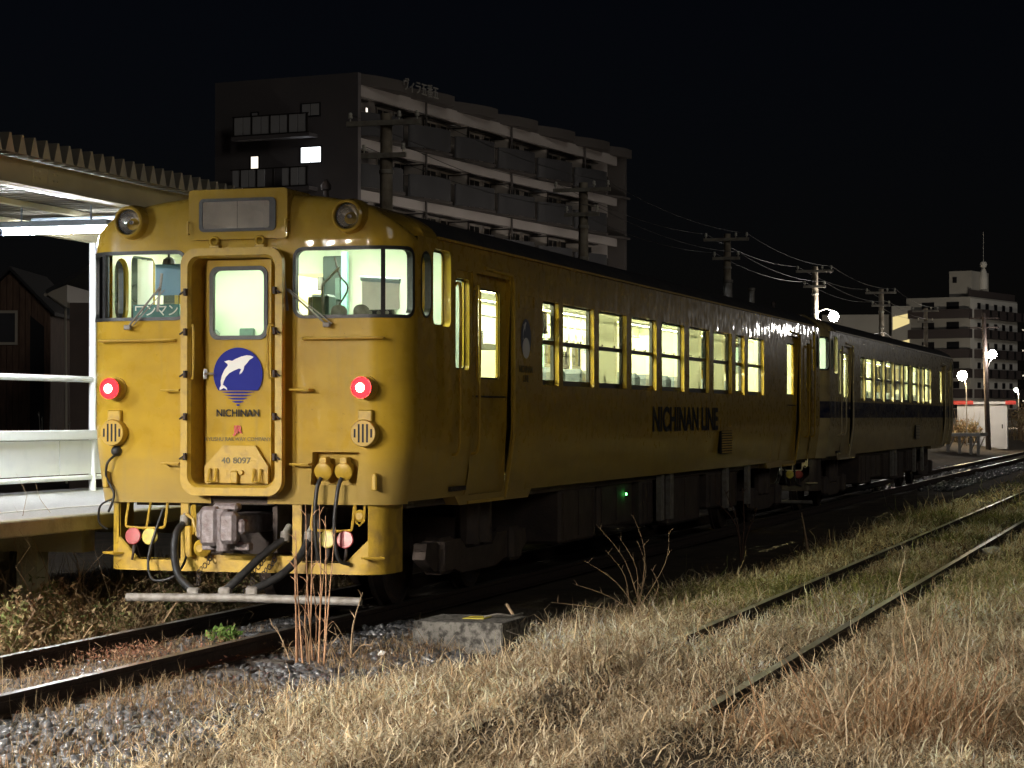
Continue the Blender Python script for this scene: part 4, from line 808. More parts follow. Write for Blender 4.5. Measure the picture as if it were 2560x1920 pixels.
for k in range(nf):
    zs=zs0-2.9*k
    b=MB(); b.box(.352,AL-1.6,.10,.32,zs-.72,zs-.02 if k==0 else zs-.16); b.build('floor_beam','apt_wall',ab)
    zf=zs-2.9
    b=MB(); b.loft([[(x,y+.12,zf-.14) for x,y in rp],[(x,y+.12,zf) for x,y in rp]]); b.loft([[(x,y+.12,zf-.14) for x,y in rp],[(x,WB,zf-.14) for x,y in rp]]); b.loft([[(x,y+.12,zf) for x,y in rp],[(x,WB,zf) for x,y in rp]]); b.build('balcony_slab','apt_parapet',ab,30)
    if k>=4: continue
    for j,(a0,a1) in enumerate(pan):
        a0=max(a0,.36); pts=[(a0,.0)]+[(a0+(a1-a0)*t,-.15-.68*math.sin(PI/2*min(1,t*1.25))) for t in np.linspace(.03,.86,8)]+[(a1-.25,-.72),(a1-.08,-.55),(a1,-.2),(a1,.05)]
        b=MB(); b.loft([[(x,y,zf-.02) for x,y in pts],[(x,y,zf+1.28) for x,y in pts],[(x,y+.12,zf+1.28) for x,y in pts],[(x,y+.12,zf-.02) for x,y in pts]]); b.build('balcony_panel','apt_panel',ab,40)
        if j<6:
            r0,r1=a1,min(a1+1.9,AL-.4); b=MB(); b.tube([(r0,.05,zf+1.2),(r1,.05,zf+1.2)],.03,5); 
            for t in np.linspace(r0+.1,r1-.1,12): b.box(t-.015,t+.015,.035,.065,zf+.05,zf+1.2)
            b.build('railing','apt_frame',ab)
        # glazed doors, partition boards, small canopies
        for (u0,u1) in ((a0+.5,a0+2.2),(a1+.35,a1+1.75)):
            if u1>AL-.5: continue
            b=MB(); b.box(u0,u1,WB-.03,WB-.005,zf+.02,zf+2.05); w=b.build('window','apt_dark',ab)
            b=MB(); b.box(u0-.08,u0,WB-.07,WB-.004,zf,zf+2.12); b.box(u1,u1+.08,WB-.07,WB-.004,zf,zf+2.12); b.box(u0-.08,u1+.08,WB-.07,WB-.004,zf+2.05,zf+2.14); b.box((u0+u1)/2-.03,(u0+u1)/2+.03,WB-.06,WB-.031,zf,zf+2.05); b.build('frame','apt_board',w)
            b=MB(); b.box(u0-.2,u1+.3,WB-.45,WB-.004,zf+2.2,zf+2.26); b.build('hood','apt_frame',w)
        bx=7.9+6.0*(j-1) if j else 1.9
        if j: 
            b=MB(); b.box(bx+.02,bx+.06,-.02,WB-.02,zf+.1,zf+1.98); bo=b.build('partition','apt_board',ab)
            b=MB(); b.beam((bx,-.05,zf+2.0),(bx,WB,zf+2.0),.09,.07); b.beam((bx,-.05,zf),(bx,-.05,zf+2.0),.07,.09); b.beam((bx,WB-.05,zf),(bx,WB-.05,zf+2.0),.07,.09); b.build('frame','apt_frame',bo)
        if j in (1,3,5): b=MB(); b.tube([(bx+.35,-.05,zf+1.3),(bx+.35,-.05,zf+2.9)],.07,8); b.build('drain_pipe','apt_parapet',ab)
# lit rooms
for (a0,a1,z0,z1,y,mt) in ((.36,1.1,15.75,16.65,WB-.08,'win_cool'),(14.2,14.75,17.6+.95,17.6+1.75,WB-.08,'win_warm'),(2.0,2.18,18.85,19.3,.6,'win_warm'),(27.9,28.4,14.75+.9,14.75+1.55,WB-.08,'win_white')):
    b=MB(); b.box(a0,a1,y-.02,y,z0,z1); b.build('lit_window',mt,ab)
def gwin(b0,b1,z0,z1,mt,nm='window',panes=2):
    f=MB(); f.box(-.05,-.001,b0-.06,b1+.06,z0-.06,z1+.06); w=f.build(nm,'apt_dark',ab)
    for i in range(panes):
        g=MB(); u0=b0+(b1-b0)*i/panes+.02; u1=b0+(b1-b0)*(i+1)/panes-.02; g.box(-.06,-.051,u0,u1,z0,z1); g.build('pane',mt,w)
gwin(2.35,3.65,16.1,16.95,'win_white','window',2); gwin(6.45,6.95,15.85,16.6,'win_warm','window',1); gwin(2.45,3.6,18.75,19.4,'apt_glass_panel'); gwin(6.5,6.9,18.55,19.1,'apt_glass_panel','window',1)
for (b0,b1,z0,z1,npn,skip) in ((2.75,7.55,17.75,18.75,8,()),(2.75,7.65,14.75,15.75,9,(3,4))):
    s=MB(); s.box(-.95,0,b0-.15,b1+.15,z0-.28,z0-.08); bal=s.build('side_balcony','apt_gable',ab)
    for i in range(npn):
        if i in skip: continue
        w=(b1-b0)/npn; g=MB(); g.box(-.93,-.90,b0+w*i+.03+(.05 if i%2==0 else 0),b0+w*(i+1)-.03,z0,z1); g.build('panel','apt_glass_panel',bal)
    s=MB(); s.box(-.96,-.88,b0-.1,b1+.1,z1,z1+.06); s.box(-.96,-.88,b0-.1,b1+.1,z0-.07,z0-.005)
    for i in range(0,npn+1,2): s.box(-.955,-.885,b0+(b1-b0)*i/npn-.05,b0+(b1-b0)*i/npn+.05,z0-.0,z1)
    s.build('frame','apt_frame',bal)
sg_o=lettering('ヴィラ五番五',.82,'sign_metal',ab,(6.0,-.86,TOP-.22),(PI/2,0,0),.92,.006,'sign_lettering',ext=.03)

# ------------------------------------------------------------------ pole line, wires, lamps
POLES=[(18.0,6.75),(30.5,6.85),(46.2,6.95),(61.6,7.0),(78.8,7.15),(95.0,7.1)]
ARM=[]
def street_bulb(name,parent,c,r,mt): b=MB(); b.lathe((c[0],c[1],c[2]-r),(0,0,1),[(.0005,0),(r*.7,.3*r),(r,r),(r*.7,1.7*r),(.0005,2*r)],14); return b.build(name,mt,parent,60)
pol=['utility pole with two crossarms in front of the dark apartment block','utility pole overlapping the far end of the dark apartment block','utility pole against the open night sky above the yellow railcar','utility pole with lamp between the two railcars','utility pole above the middle of the cream railcar','farthest utility pole above the cream railcar']
for i,(y,zt) in enumerate(POLES):
    t=thing('utility_pole',pol[i],'utility pole',(-5.5,y,0),0,'poles along the platform line')
    b=MB(); b.tube([(0,0,-.3),(0,0,zt-2),(0,0,zt+.12)],[.14,.115,.10],14); b.build('shaft','pole_concrete',t,50)
    for z,w in ((zt-.05,.66),(zt-.60,.40)):
        b=MB(); b.beam((-w,-.13,z),(w,-.13,z),.07,.085); ar=b.build('crossarm','arm_steel',t)
        for x in ((-w+.06,.28,w-.06) if w>.5 else (-w+.05,w-.05)):
            q=MB(); q.lathe((x,-.13,z+.04),(0,0,1),[(.012,0),(.012,.05),(.04,.055),(.04,.09),(.024,.1),(.036,.11),(.03,.15),(.0005,.16)],10); q.build('insulator','porcelain',ar,40)
    for z in (zt-.9,zt-1.6,zt-2.3):
        b=MB(); b.lathe((0,0,z),(0,0,1),[(.122,0),(.127,.01),(.127,.06),(.122,.07)],14); b.build('band','arm_steel',t)
    if i==3:
        b=MB(); b.tube(smoothpts([(.1,0,5.5),(.4,0,5.6),(.62,-.0,5.5)],4),.025,8); b.build('lamp_arm','arm_steel',t); street_bulb('lamp_bulb',t,(.68,-.1,5.32),.19,'street_white')
    if i==4:
        b=MB(); b.tube(smoothpts([(.1,0,4.3),(.4,0,4.4),(.55,0,4.3)],4),.025,8); b.build('lamp_arm','arm_steel',t); street_bulb('lamp_bulb',t,(.55,-.1,4.15),.17,'street_white')
wl=['topmost overhead wire on the pole side away from the railcars','topmost overhead wire on the railcar side of the poles','lower overhead wire on the pole side away from the railcars','lower overhead wire on the railcar side of the poles','thick pale cable strung low along the poles']
for k,(dx,dz,r) in enumerate(((-.60,.12,.007),(.60,.12,.007),(-.35,-.43,.007),(.35,-.43,.007),(.12,-1.75,.016))):
    b=MB(); pts=[]
    allp=POLES
    for i in range(len(allp)-1):
        (ya,za),(yb,zb)=allp[i],allp[i+1]
        for t in np.linspace(0,1,12,endpoint=False):
            pts.append((-5.5+dx,ya+(yb-ya)*t-.13,za+(zb-za)*t+dz-.055*(yb-ya)*(1.0 if k<4 else 1.1)*t*(1-t)*1.0))
    b.tube(pts,r,5); tag(b.build('overhead_wire','wire' if k<4 else 'pale_steel'),wl[k],'wire','wires on the utility poles')
for k,(x,y,z) in enumerate(((-21.7,108,7),(-19.,128,7),(-27,92,6.5))):  # unseen lamps added to light the apartment facade
    t=thing('street_lamp',('middle','farthest','nearest')[k]+' of the lamps added to light the dark apartment block, hidden by the railcars','street lamp',(x,y,0),0,'added lamps behind the railcars')
    b=MB(); b.tube([(0,0,-.2),(0,0,z-.3),(-.2,0,z),(-.6,0,z+.05)],[.08,.06,.05,.04],10); b.build('post','arm_steel',t,50); b=MB(); b.bbox(-.95,-.5,-.12,.12,z+.02,z+.12,.03); b.build('lamp_head','arm_steel',t); street_bulb('lamp_bulb',t,(-.75,0,z-.06),.10,'facade_fill')

# ------------------------------------------------------------------ far station end: shed, lamp pole, small deck, far buildings
sd=thing('equipment_shed','white railway equipment shed with red light painted on its roof edge near the far lamp pole','shed',(-3.95,109,.35),R_(3))
b=MB(); b.box(-1.45,1.3,0,2.2,-.4,2.12); b.build('wall','shed_white',sd)
b=MB(); b.prism([(-1.75,2.10),(1.5,2.12),(1.5,2.26),(-1.75,2.22)],lambda u,v:(u,-.25,v),lambda u,v:(u,2.4,v)); b.build('roof','shed_white',sd)
for x0,x1 in ((-1.78,-.55),(1.2,1.78)): b=MB(); b.box(x0,x1,-.29,-.255,2.09,2.3); b.build('roof_edge','shed_red_light',sd)  # red lamp light on the edge put into its colour
b=MB(); b.box(.45,1.15,-.02,-.002,-.3,1.95); dd=b.build('door','shed_white',sd); b=MB(); b.box(1.0,1.06,-.06,-.021,.75,.98); b.build('handle','black_print',dd)
b=MB(); b.box(-.9,.25,-.015,-.002,.1,1.9); b.build('panel','shed_white',sd)
lp=thing('lamp_pole','dark leaning pole with bright white lamp before the white shed','lamp pole',(-3.35,104,.35))
b=MB(); b.tube([(.12,0,-.5),(-.0,0,3.2),(-.12,0,7.0)],[.15,.13,.11],12); b.build('shaft','dark_steel',lp,50)
b=MB(); b.tube(smoothpts([(.02,0,3.9),(.25,-.1,4.4),(.35,-.15,4.62)],4),.03,8); b.build('lamp_arm','pale_steel',lp); street_bulb('lamp_bulb',lp,(.36,-.3,4.75),.24,'street_white')
for z in (6.2,6.7): b=MB(); b.beam((-.9,0,z),(.7,0,z),.08,.08); b.build('crossarm','dark_steel',lp)
l2=thing('yard_lamp','warm yellow lamp on a short post left of the white shed','lamp',(-4.62,104,.35))
b=MB(); b.tube([(.25,0,-.4),(.22,0,3.0),(.1,-.05,3.6)],.035,8); b.build('post','house_trim',l2); street_bulb('lamp_bulb',l2,(.02,-.1,3.62),.28,'street_warm')
dk=thing('staff_deck','short low concrete deck on posts at the end of the cream railcar','deck',(-3.1,92,0))
b=MB(); b.box(-1.3,.55,0,4,.80,.95); b.build('deck','deck_concrete',dk)
for x in (-1.0,-.45,.1,.45):
    b=MB(); b.box(x-.07,x+.07,0.05,.2,-.3,.80); b.beam((x,.12,.1),(x+.3,.12,.78),.06,.06); b.build('leg','pale_steel',dk)
br=thing('far_apartments','pale distant apartment house with water tank tower on its roof','apartment house',(-22.1,288,0),R_(90-16.2))
# local: +x along the right-hand facade, +y along the left-hand facade
T=18.1
b=MB(); b.box(0,17.6,0,9.3,-.3,T); b.build('wall','far_wall',br)
b=MB(); b.box(.0,17.6,-.06,-.002,0,T-.2); b.build('white_front','far_white',br)
for k in range(6):
    zf=T-2.75-2.72*k; 
    if zf<1: continue
    b=MB(); b.box(1.2,17.6,-1.2,-.07,zf-.15,zf+1.05); bb=b.build('balcony','far_balcony',br)
    b=MB(); b.box(-1.2,-.01,-.3,8.6,zf-.15,zf+1.05); b.build('balcony','far_balcony',br)
    for a in (2.4,5.4,8.6,11.6,14.4):
        b=MB(); b.box(a,a+1.1,-.12,-.061,zf+1.2,zf+2.0); b.build('window','far_glass',br)
        b=MB(); b.box(a+1.7,a+2.3,-1.25,-1.21,zf-.1,zf+1.0); b.build('screen','far_glass',br)
    for a in (1.6,5.2):
        b=MB(); b.box(-.06,-.011,a,a+1.8,zf+1.15,zf+2.1); b.build('window','far_glass',br)
b=MB(); b.box(1.2,7.5,.3,3.5,T,T+3.6); tw=b.build('tank_tower','far_wall',br); b=MB(); b.box(1.14,1.19,2.4,3.0,T+2.0,T+2.8); b.build('window','far_glass',tw)
b=MB(); b.lathe((4.6,-.1,T+1.2),(0,0,1),[(.55,0),(.58,1.6),(.4,2.5),(.2,2.9),(.05,3.0)],14); b.build('water_tank','far_white',br)
b=MB(); b.lathe((4.6,-.1,T+4.1),(0,0,1),[(.05,0),(.4,.2),(.52,.5),(.4,.85),(.05,1.0),(.03,1.1),(.03,5)],14); b.build('aerial_ball','far_white',br,40)
b=MB(); b.box(.3,17.3,.2,.35,T,T+1.0); b.build('roof_railing','far_balcony',br)
wg=thing('far_wing','low dark wing of the distant apartments with lit yellow stair landings','apartment house',(-33,290,0),R_(8))
b=MB(); b.box(-9.5,.0,0,8,-.3,15.9); b.build('wall','far_wall',wg); b=MB(); b.box(0,2.6,-1,8,-.3,17.0); b.build('stair_tower','far_wall',wg)
for z in (7.4,11.0,14.6):
    b=MB(); b.prism([(.15,z-.9),(2.4,z),(2.4,z+1.4),(.15,z+.9)],lambda u,v:(u,-1.04,v),lambda u,v:(u,-1.002,v)); b.build('lit_landing','win_yellow',wg)
for k,(x,z) in enumerate(((-8,12.2),(-5,12.2),(-2.2,12.2))): b=MB(); b.box(x-.9,x+.9,-.05,-.002,z-1.4,z+1); b.build('window','far_glass',wg)
b=MB(); b.box(-9.4,-.1,-.9,-.06,10.6,11.7); b.build('balcony','far_balcony',wg)
ob=thing('lit_corridor_house','building cut by the frame with orange lit corridors','apartment house',(-12.9,270,0),R_(-6))
b=MB(); b.box(0,8,0,8,-.3,16.2); b.build('wall','far_wall',ob)
for z in (5.0,8.2,11.4,14.0):
    b=MB(); b.box(-.8,3,-.9,-.0,z-1.35,z-1.15); b.build('walkway','far_white',ob); b=MB(); b.box(.25,1.0,-.06,-.002,z-.95,z+.8); b.build('lit_corridor','win_orange',ob)

t=thing('street_lamp','warm street lamp at the frame edge below the orange lit corridors','street lamp',(-13.4,254,0))
b=MB(); b.tube([(.3,0,-.2),(.3,0,4.6),(.1,0,5.1)],.06,8); b.build('post','arm_steel',t,50); street_bulb('lamp_bulb',t,(0,0,4.95),.22,'street_far')

t=thing('yard_lamp','yard lamp on a post right of the siding, seen only mirrored in the railcar sides','lamp',(9.3,60,0))
b=MB(); b.tube([(.4,0,-.3),(.4,0,4.6),(.1,0,4.95)],.05,8); b.build('post','arm_steel',t,50); street_bulb('lamp_bulb',t,(0,0,4.8),.16,'yard_white')
# ------------------------------------------------------------------ vegetation, ballast, small things
def rawmesh(name,V,F,cols,mt):                                     # V (n,3), F (m,3) triangles
    me=bpy.data.meshes.new(name); nV,nF=len(V),len(F)
    me.vertices.add(nV); me.vertices.foreach_set('co',np.ascontiguousarray(V,dtype=np.float32).ravel())
    me.loops.add(nF*3); me.loops.foreach_set('vertex_index',np.ascontiguousarray(F,dtype=np.int32).ravel())
    me.polygons.add(nF); me.polygons.foreach_set('loop_start',np.arange(0,nF*3,3,dtype=np.int32))
    if cols is not None:
        at=me.color_attributes.new('Col','FLOAT_COLOR','POINT'); at.data.foreach_set('color',np.ascontiguousarray(np.c_[cols,np.ones(nV)],dtype=np.float32).ravel())
    me.materials.append(M[mt]); me.update(); me.validate(); return me
def ribbons(base,az,L,th0,kap,w,col,nseg=3,twist=None,curl=.3):
    n=len(base); N=2*nseg+1; V=np.zeros((n,N,3)); p=np.array(base,float); d=np.stack([np.cos(az),np.sin(az)],1)
    tw=az+PI/2+(rng.normal(0,.7,n) if twist is None else twist); s=np.stack([np.cos(tw),np.sin(tw),np.zeros(n)],1)
    for k in range(nseg+1):
        ww=(w*(1-.75*k/nseg))[:,None]
        if k<nseg: V[:,2*k]=p-s*ww/2; V[:,2*k+1]=p+s*ww/2
        else: V[:,2*k]=p
        th=th0+kap*(k+.5)/nseg; st=(L/nseg)
        p=p+np.c_[d*(np.sin(th)*st)[:,None],np.cos(th)*st]
        az2=az+rng.normal(0,curl,n)*(k+1); d=np.stack([np.cos(az2),np.sin(az2)],1)
    F=[]
    for k in range(nseg-1): a=2*k; F+= [(a,a+1,a+3),(a,a+3,a+2)]
    a=2*(nseg-1); F.append((a,a+1,a+2)); F=np.array(F)
    Ft=(F[None]+np.arange(n)[:,None,None]*N).reshape(-1,3)
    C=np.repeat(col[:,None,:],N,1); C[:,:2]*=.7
    return V.reshape(-1,3),Ft,C.reshape(-1,3)
def merge(parts):
    V=[];F=[];C=[];o=0
    for v,f,c in parts: V.append(v);F.append(f+o);C.append(c);o+=len(v)
    return np.concatenate(V),np.concatenate(F),np.concatenate(C)
PAL=np.array([(.66,.52,.33),(.80,.69,.50),(.46,.33,.19),(.22,.14,.08),(.74,.62,.44)])
GRN=np.array([(.30,.30,.10),(.38,.36,.14),(.22,.25,.08)])
def pick(n,pal,p=None):
    c=pal[rng.choice(len(pal),n,p=p)]; return np.clip(c*rng.normal(1,.14,(n,1)),.01,.9)
def grass_mask(x,y):
    edge=1.75+.6*(vnoise(x,y,1.1,5)-.5)+np.where(y>-1,.3,0)+np.clip((y-2)/6,0,1)*.25
    m=np.clip((x-edge)/.5,0,1)
    m*=np.where(((x-3.68>-.06)&(x-3.68<.13))|((x-4.78>-.06)&(x-4.78<.13)),np.where(((y<-.1)&(x<4.2))|(y<-4.2),1,.10),1)
    m*=np.where((x>1.3)&(x<2.4)&(y>-.5)&(y<.85),0,np.where((x>1.3)&(x<2.3)&(y>-1.0)&(y<=-.5),.45,1))
    m*=.45+.55*np.clip((vnoise(x,y,.9,6)-.18)*3,0,1)
    return m
def scatter(n,xr,yr,mask,tuft=6,sig=.05):
    out=[];got=0
    while got<n:
        k=max(2000,n//tuft); x=rng.uniform(*xr,k); y=rng.uniform(*yr,k); keep=rng.random(k)<mask(x,y); x,y=x[keep],y[keep]
        x=np.repeat(x,tuft)+rng.normal(0,sig,len(x)*tuft); y=np.repeat(y,tuft)+rng.normal(0,sig,len(y)*tuft); out.append(np.c_[x,y]); got+=len(x)
    return np.concatenate(out)[:n]
parts=[]
for (n,xr,yr,Lm,wm,sig) in ((115000,(1.5,8.6),(-7.5,1.5),.125,.0082,.06),(85000,(1.6,9.5),(1.5,11),.135,.0105,.07),(55000,(1.8,11),(11,28),.18,.015,.09),(25000,(1.8,14),(28,75),.24,.026,.15)):
    q=scatter(n,xr,yr,grass_mask,7,sig); x,y=q[:,0],q[:,1]; n=len(q)
    L=1.15*Lm*rng.lognormal(0,.35,n)*(.65+.7*vnoise(x,y,1.3,9)); near=((x-3.68>-.1)&(x-3.68<.3))|((x-4.78>-.1)&(x-4.78<.3)); near&=~(((y<-.1)&(x<4.2))|(y<-4.2)); L[near]*=.5
    ty=rng.random(n); up=ty<.10; hook=(ty>=.10)&(ty<.58); th0=np.where(up,np.abs(rng.normal(.35,.25,n)),np.where(hook,rng.normal(.75,.4,n),rng.normal(1.5,.3,n))); kap=np.where(up,rng.normal(.8,.6,n),np.where(hook,rng.normal(2.7,.8,n),rng.normal(0,.8,n))); L=np.where(hook,L*.9,L); lift=np.where(up,0,rng.uniform(0,.11,n)*(.5+vnoise(x,y,1.3,9))); lift=np.where(near,lift*.3,lift)
    gr=np.clip((vnoise(x,y,2.2,12)-.42)*3,0,1)*np.clip((y-1)/6,0,1)*np.clip((7.5-x)/3,0,1)
    col=pick(n,PAL,[.25,.25,.17,.16,.17]); gc=pick(n,GRN); g=(rng.random(n)<gr*.75)[:,None]; col=np.where(g,gc,col)
    col*=(.6+.8*vnoise(x,y,.35,14)*(.5+vnoise(x,y,1.4,15)))[:,None]; col=np.clip(col,.01,.8)
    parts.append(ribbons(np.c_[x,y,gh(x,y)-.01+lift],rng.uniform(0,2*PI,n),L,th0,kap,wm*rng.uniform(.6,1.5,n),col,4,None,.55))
q=scatter(1500,(1.9,8.4),(-7,9),grass_mask,3,.08); n=len(q); x,y=q.T       # longer bent stems standing out of the mat
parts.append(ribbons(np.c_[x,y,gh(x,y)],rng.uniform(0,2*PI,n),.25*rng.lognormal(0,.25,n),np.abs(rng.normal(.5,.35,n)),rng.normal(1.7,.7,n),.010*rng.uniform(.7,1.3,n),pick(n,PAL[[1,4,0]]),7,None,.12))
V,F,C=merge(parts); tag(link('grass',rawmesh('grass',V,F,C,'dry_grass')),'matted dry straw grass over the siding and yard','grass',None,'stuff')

# dead vines and weeds left of the track, weeds between and beside the rails
def wmask(x,y):
    return np.clip((-.75-x)/.2,0,1)*np.clip((x+7)/1,0,1)*(.4+.6*vnoise(x,y,.7,21))
parts=[]; q=scatter(30000,(-4,-.7),(-6,6),wmask,6,.08); n=len(q); x,y=q.T
parts.append(ribbons(np.c_[x,y,gh(x,y)],rng.uniform(0,2*PI,n),.26*rng.lognormal(0,.45,n),np.abs(rng.normal(.5,.35,n)),rng.normal(1.2,.9,n),.006*rng.uniform(.6,1.6,n),pick(n,np.array([(.34,.25,.14),(.26,.17,.10),(.42,.33,.2),(.2,.2,.08)])),4))
q=scatter(1500,(-2.6,-.85),(-5,4.5),wmask,3,.12); n=len(q); x,y=q.T
parts.append(ribbons(np.c_[x,y,gh(x,y)],rng.uniform(0,2*PI,n),.75*rng.lognormal(0,.3,n),np.abs(rng.normal(.25,.25,n)),rng.normal(1.9,.7,n),.011*rng.uniform(.6,1.4,n),pick(n,np.array([(.42,.30,.17),(.35,.24,.15)])),7))
def leaves(cx,cy,cz,r,n,size,pal,squash=.6):
    p=rng.normal(0,1,(n,3)); p/=np.linalg.norm(p,axis=1)[:,None]; p*=(rng.random(n)**.45)[:,None]*r; p[:,2]*=squash; p+=np.array([cx,cy,cz])
    a=rng.normal(0,1,(n,3)); a/=np.linalg.norm(a,axis=1)[:,None]; b=np.cross(a,rng.normal(0,1,(n,3))); b/=np.linalg.norm(b,axis=1)[:,None]
    s=(size*rng.uniform(.6,1.4,n))[:,None]; V=np.stack([p-a*s,p-b*s*.42+.15*s*np.cross(a,b),p+a*s,p+b*s*.42+.15*s*np.cross(a,b)],1).reshape(-1,3)
    i=np.arange(n)[:,None]*4; F=np.concatenate([i+np.array([0,1,2]),i+np.array([0,2,3])]); C=np.repeat(pick(n,pal),4,0); return V,F,C
GW=np.array([(.22,.24,.09),(.16,.2,.07),(.3,.28,.13)]); BRN=np.array([(.42,.30,.17),(.30,.20,.12),(.50,.39,.23),(.26,.22,.10)]); GL=np.array([(.12,.22,.05),(.18,.28,.07),(.10,.17,.04)])
for k in range(70):
    cx=rng.uniform(-1.75,-.92); cy=rng.uniform(-4.5,3.6); parts.append(leaves(cx,cy,rng.uniform(-.05,.30)*(1 if cx<-1.1 else .4),.22,150,.026,BRN if k%4 else GW,.9))
V,F,C=merge(parts); tag(link('undergrowth',rawmesh('undergrowth',V,F,C,'dry_grass')),'tangle of dead vines and weeds between platform and track','weeds',None,'stuff')
parts=[]
def cmask(x,y): return np.clip((vnoise(x,y,.8,33)-.38)*4,0,1)*(np.abs(np.abs(x)-.565)>.10)
q=scatter(15000,(-.9,1.9),(-7,.6),cmask,6,.04); n=len(q); x,y=q.T
parts.append(ribbons(np.c_[x,y,gh(x,y)+.03],rng.uniform(0,2*PI,n),.10*rng.lognormal(0,.4,n),np.abs(rng.normal(.5,.4,n)),rng.normal(1.1,.8,n),.005*rng.uniform(.6,1.4,n),pick(n,np.array([(.42,.32,.19),(.30,.18,.10),(.34,.26,.16)]))))
for k in range(14):
    cx=rng.uniform(-.4,.4); cy=rng.uniform(-3.0,-.6); parts.append(leaves(cx,cy,-.07,.30,110,.014,np.array([(.30,.15,.10),(.38,.24,.15),(.22,.11,.07)]),.28))
V,F,C=merge(parts); tag(link('track_weeds',rawmesh('track_weeds',V,F,C,'dry_grass')),'low reddish dry weeds growing between the rails','weeds',None,'stuff')
# ballast
ico=[(0,0,1)]+[(.894*math.cos(2*PI*k/5),.894*math.sin(2*PI*k/5),.447) for k in range(5)]+[(.894*math.cos(2*PI*(k+.5)/5),.894*math.sin(2*PI*(k+.5)/5),-.447) for k in range(5)]+[(0,0,-1)]
icf=[(0,1+k,1+(k+1)%5) for k in range(5)]+[(1+k,6+k,1+(k+1)%5) for k in range(5)]+[(1+(k+1)%5,6+k,6+(k+1)%5) for k in range(5)]+[(11,6+(k+1)%5,6+k) for k in range(5)]
ico=np.array(ico); icf=np.array(icf)
def bmask(x,y):
    edge=1.85+.7*(vnoise(x,y,1.1,5)-.5)
    return np.clip((edge+.4-x)/.5,0,1)*np.clip((x+1.5)/.4,0,1)*(np.abs(np.abs(x)-.565)>.085)
q=np.concatenate([scatter(15000,(-1.6,2.6),(-8,2),bmask,1,.0),scatter(3500,(-1.5,1.6),(40,75),bmask,1,0)]); n=len(q); s=rng.uniform(.016,.042,n)*(1+.5*(q[:,1]>30)); 
V=ico[None]*(1+rng.normal(0,.30,(n,12,1))); V*=rng.uniform(.55,1.4,(n,1,3))*np.array([1.1,1.1,.7]); a=rng.uniform(0,2*PI,n); ca,sa=np.cos(a)[:,None],np.sin(a)[:,None]
tl=rng.normal(0,.5,n)[:,None]; y2=V[:,:,1]*np.cos(tl)-V[:,:,2]*np.sin(tl); z2=V[:,:,1]*np.sin(tl)+V[:,:,2]*np.cos(tl); x2=V[:,:,0]
V=np.stack([x2*ca-y2*sa,x2*sa+y2*ca,z2],2)*s[:,None,None]+np.c_[q,gh(q[:,0],q[:,1])+s*.4+rng.random(n)*.025][:,None,:]
F=(icf[None]+np.arange(n)[:,None,None]*12).reshape(-1,3)
tag(link('ballast',rawmesh('ballast',V.reshape(-1,3),F,None,'stone_dark')),'dark angular track ballast stones','gravel',None,'stuff')
# reed clumps: every stalk a part
def stalk(parent,base,top,bow,r,mt,name='stalk',nodes=True):
    a=Vector(base);c=Vector(top);m=(a+c)/2+Vector(bow); pts=smoothpts([a,m,c],5); n=len(pts); rs=[r*(1-.75*i/(n-1)) for i in range(n)]
    b=MB(); b.tube(pts,rs,6)
    if nodes:
        for i in (3,6,9):
            if i<n-1:
                p=Vector(pts[i]); d=Vector((random.uniform(-1,1),random.uniform(-1,1),1.2)).normalized(); b.tube([p,p+d*.05,p+d*.09+Vector((0,0,-.015))],[r*.6,r*.4,r*.1],4)
    return b.build(name,mt,parent,60)
t=thing('reed_clump','tall reddish dry reed stalks rising in front of the railcar skirt','reeds',(1.12,-1.25,-.15))
for k in range(11):
    x=random.uniform(-.13,.15);y=random.uniform(-.12,.12);h=random.uniform(.62,1.25); stalk(t,(x,y,0),(x*1.6+random.uniform(-.05,.07),y+random.uniform(-.05,.05),h),(random.uniform(-.03,.03),0,0),.0085,'stem_straw')
for k in range(7):
    x=random.uniform(-.2,.2); stalk(t,(x,random.uniform(-.1,.1),0),(x+random.uniform(-.22,.22),random.uniform(-.2,.1),random.uniform(.15,.4)),(0,0,.05),.006,'stem_pale')
t=thing('reed_clump','arching pale reed stalks at the edge of the shadow beside the railcar','reeds',(2.45,3.6,-.15))
for dx,dy,h in ((-.42,.1,.86),(-.30,0,.62),(-.52,.0,.52),(-.05,.1,.95),(.02,0,.70),(.30,.1,.82),(-.6,-.1,.30),(-.72,-.4,.14),(.15,0,.45),(-.2,.1,.75)): stalk(t,(random.uniform(-.08,.10),0,0),(dx,dy,h),(.10+dx*.1,0,h*.10),.0075,'stem_pale')
t=thing('bare_weed','bare branching weed standing in the dark strip beside the railcar','weed',(1.9,11.4,-.15))
for tp,bw in (((-.22,0,.95),(.06,0,.05)),((.02,0,.98),(.03,0,0)),((.22,0,.72),(-.03,0,0)),((-.34,0,.80),(.1,0,.1))): stalk(t,(0,0,0),tp,bw,.014,'stem_dark')
t=thing('bare_weed','small dark seed head sprig beside the tall reddish reeds','weed',(.92,-1.0,-.13))
for k in range(5): stalk(t,(0,0,0),(random.uniform(-.05,.05),random.uniform(-.03,.03),.2+.06*k),(0,0,0),.005,'stem_dark')
t=thing('bare_weed','single bent dry stem left of the concrete block','weed',(1.30,-.9,-.13))
stalk(t,(0,0,0),(.10,.0,.52),(-.03,0,0),.011,'stem_pale'); stalk(t,(0,0,0),(.22,-.1,.12),(0,0,.05),.008,'stem_pale'); stalk(t,(0,0,0),(-.2,.0,.22),(0,0,.05),.006,'stem_pale'); stalk(t,(0,0,0),(-.12,.0,.26),(0,0,.03),.006,'stem_pale')
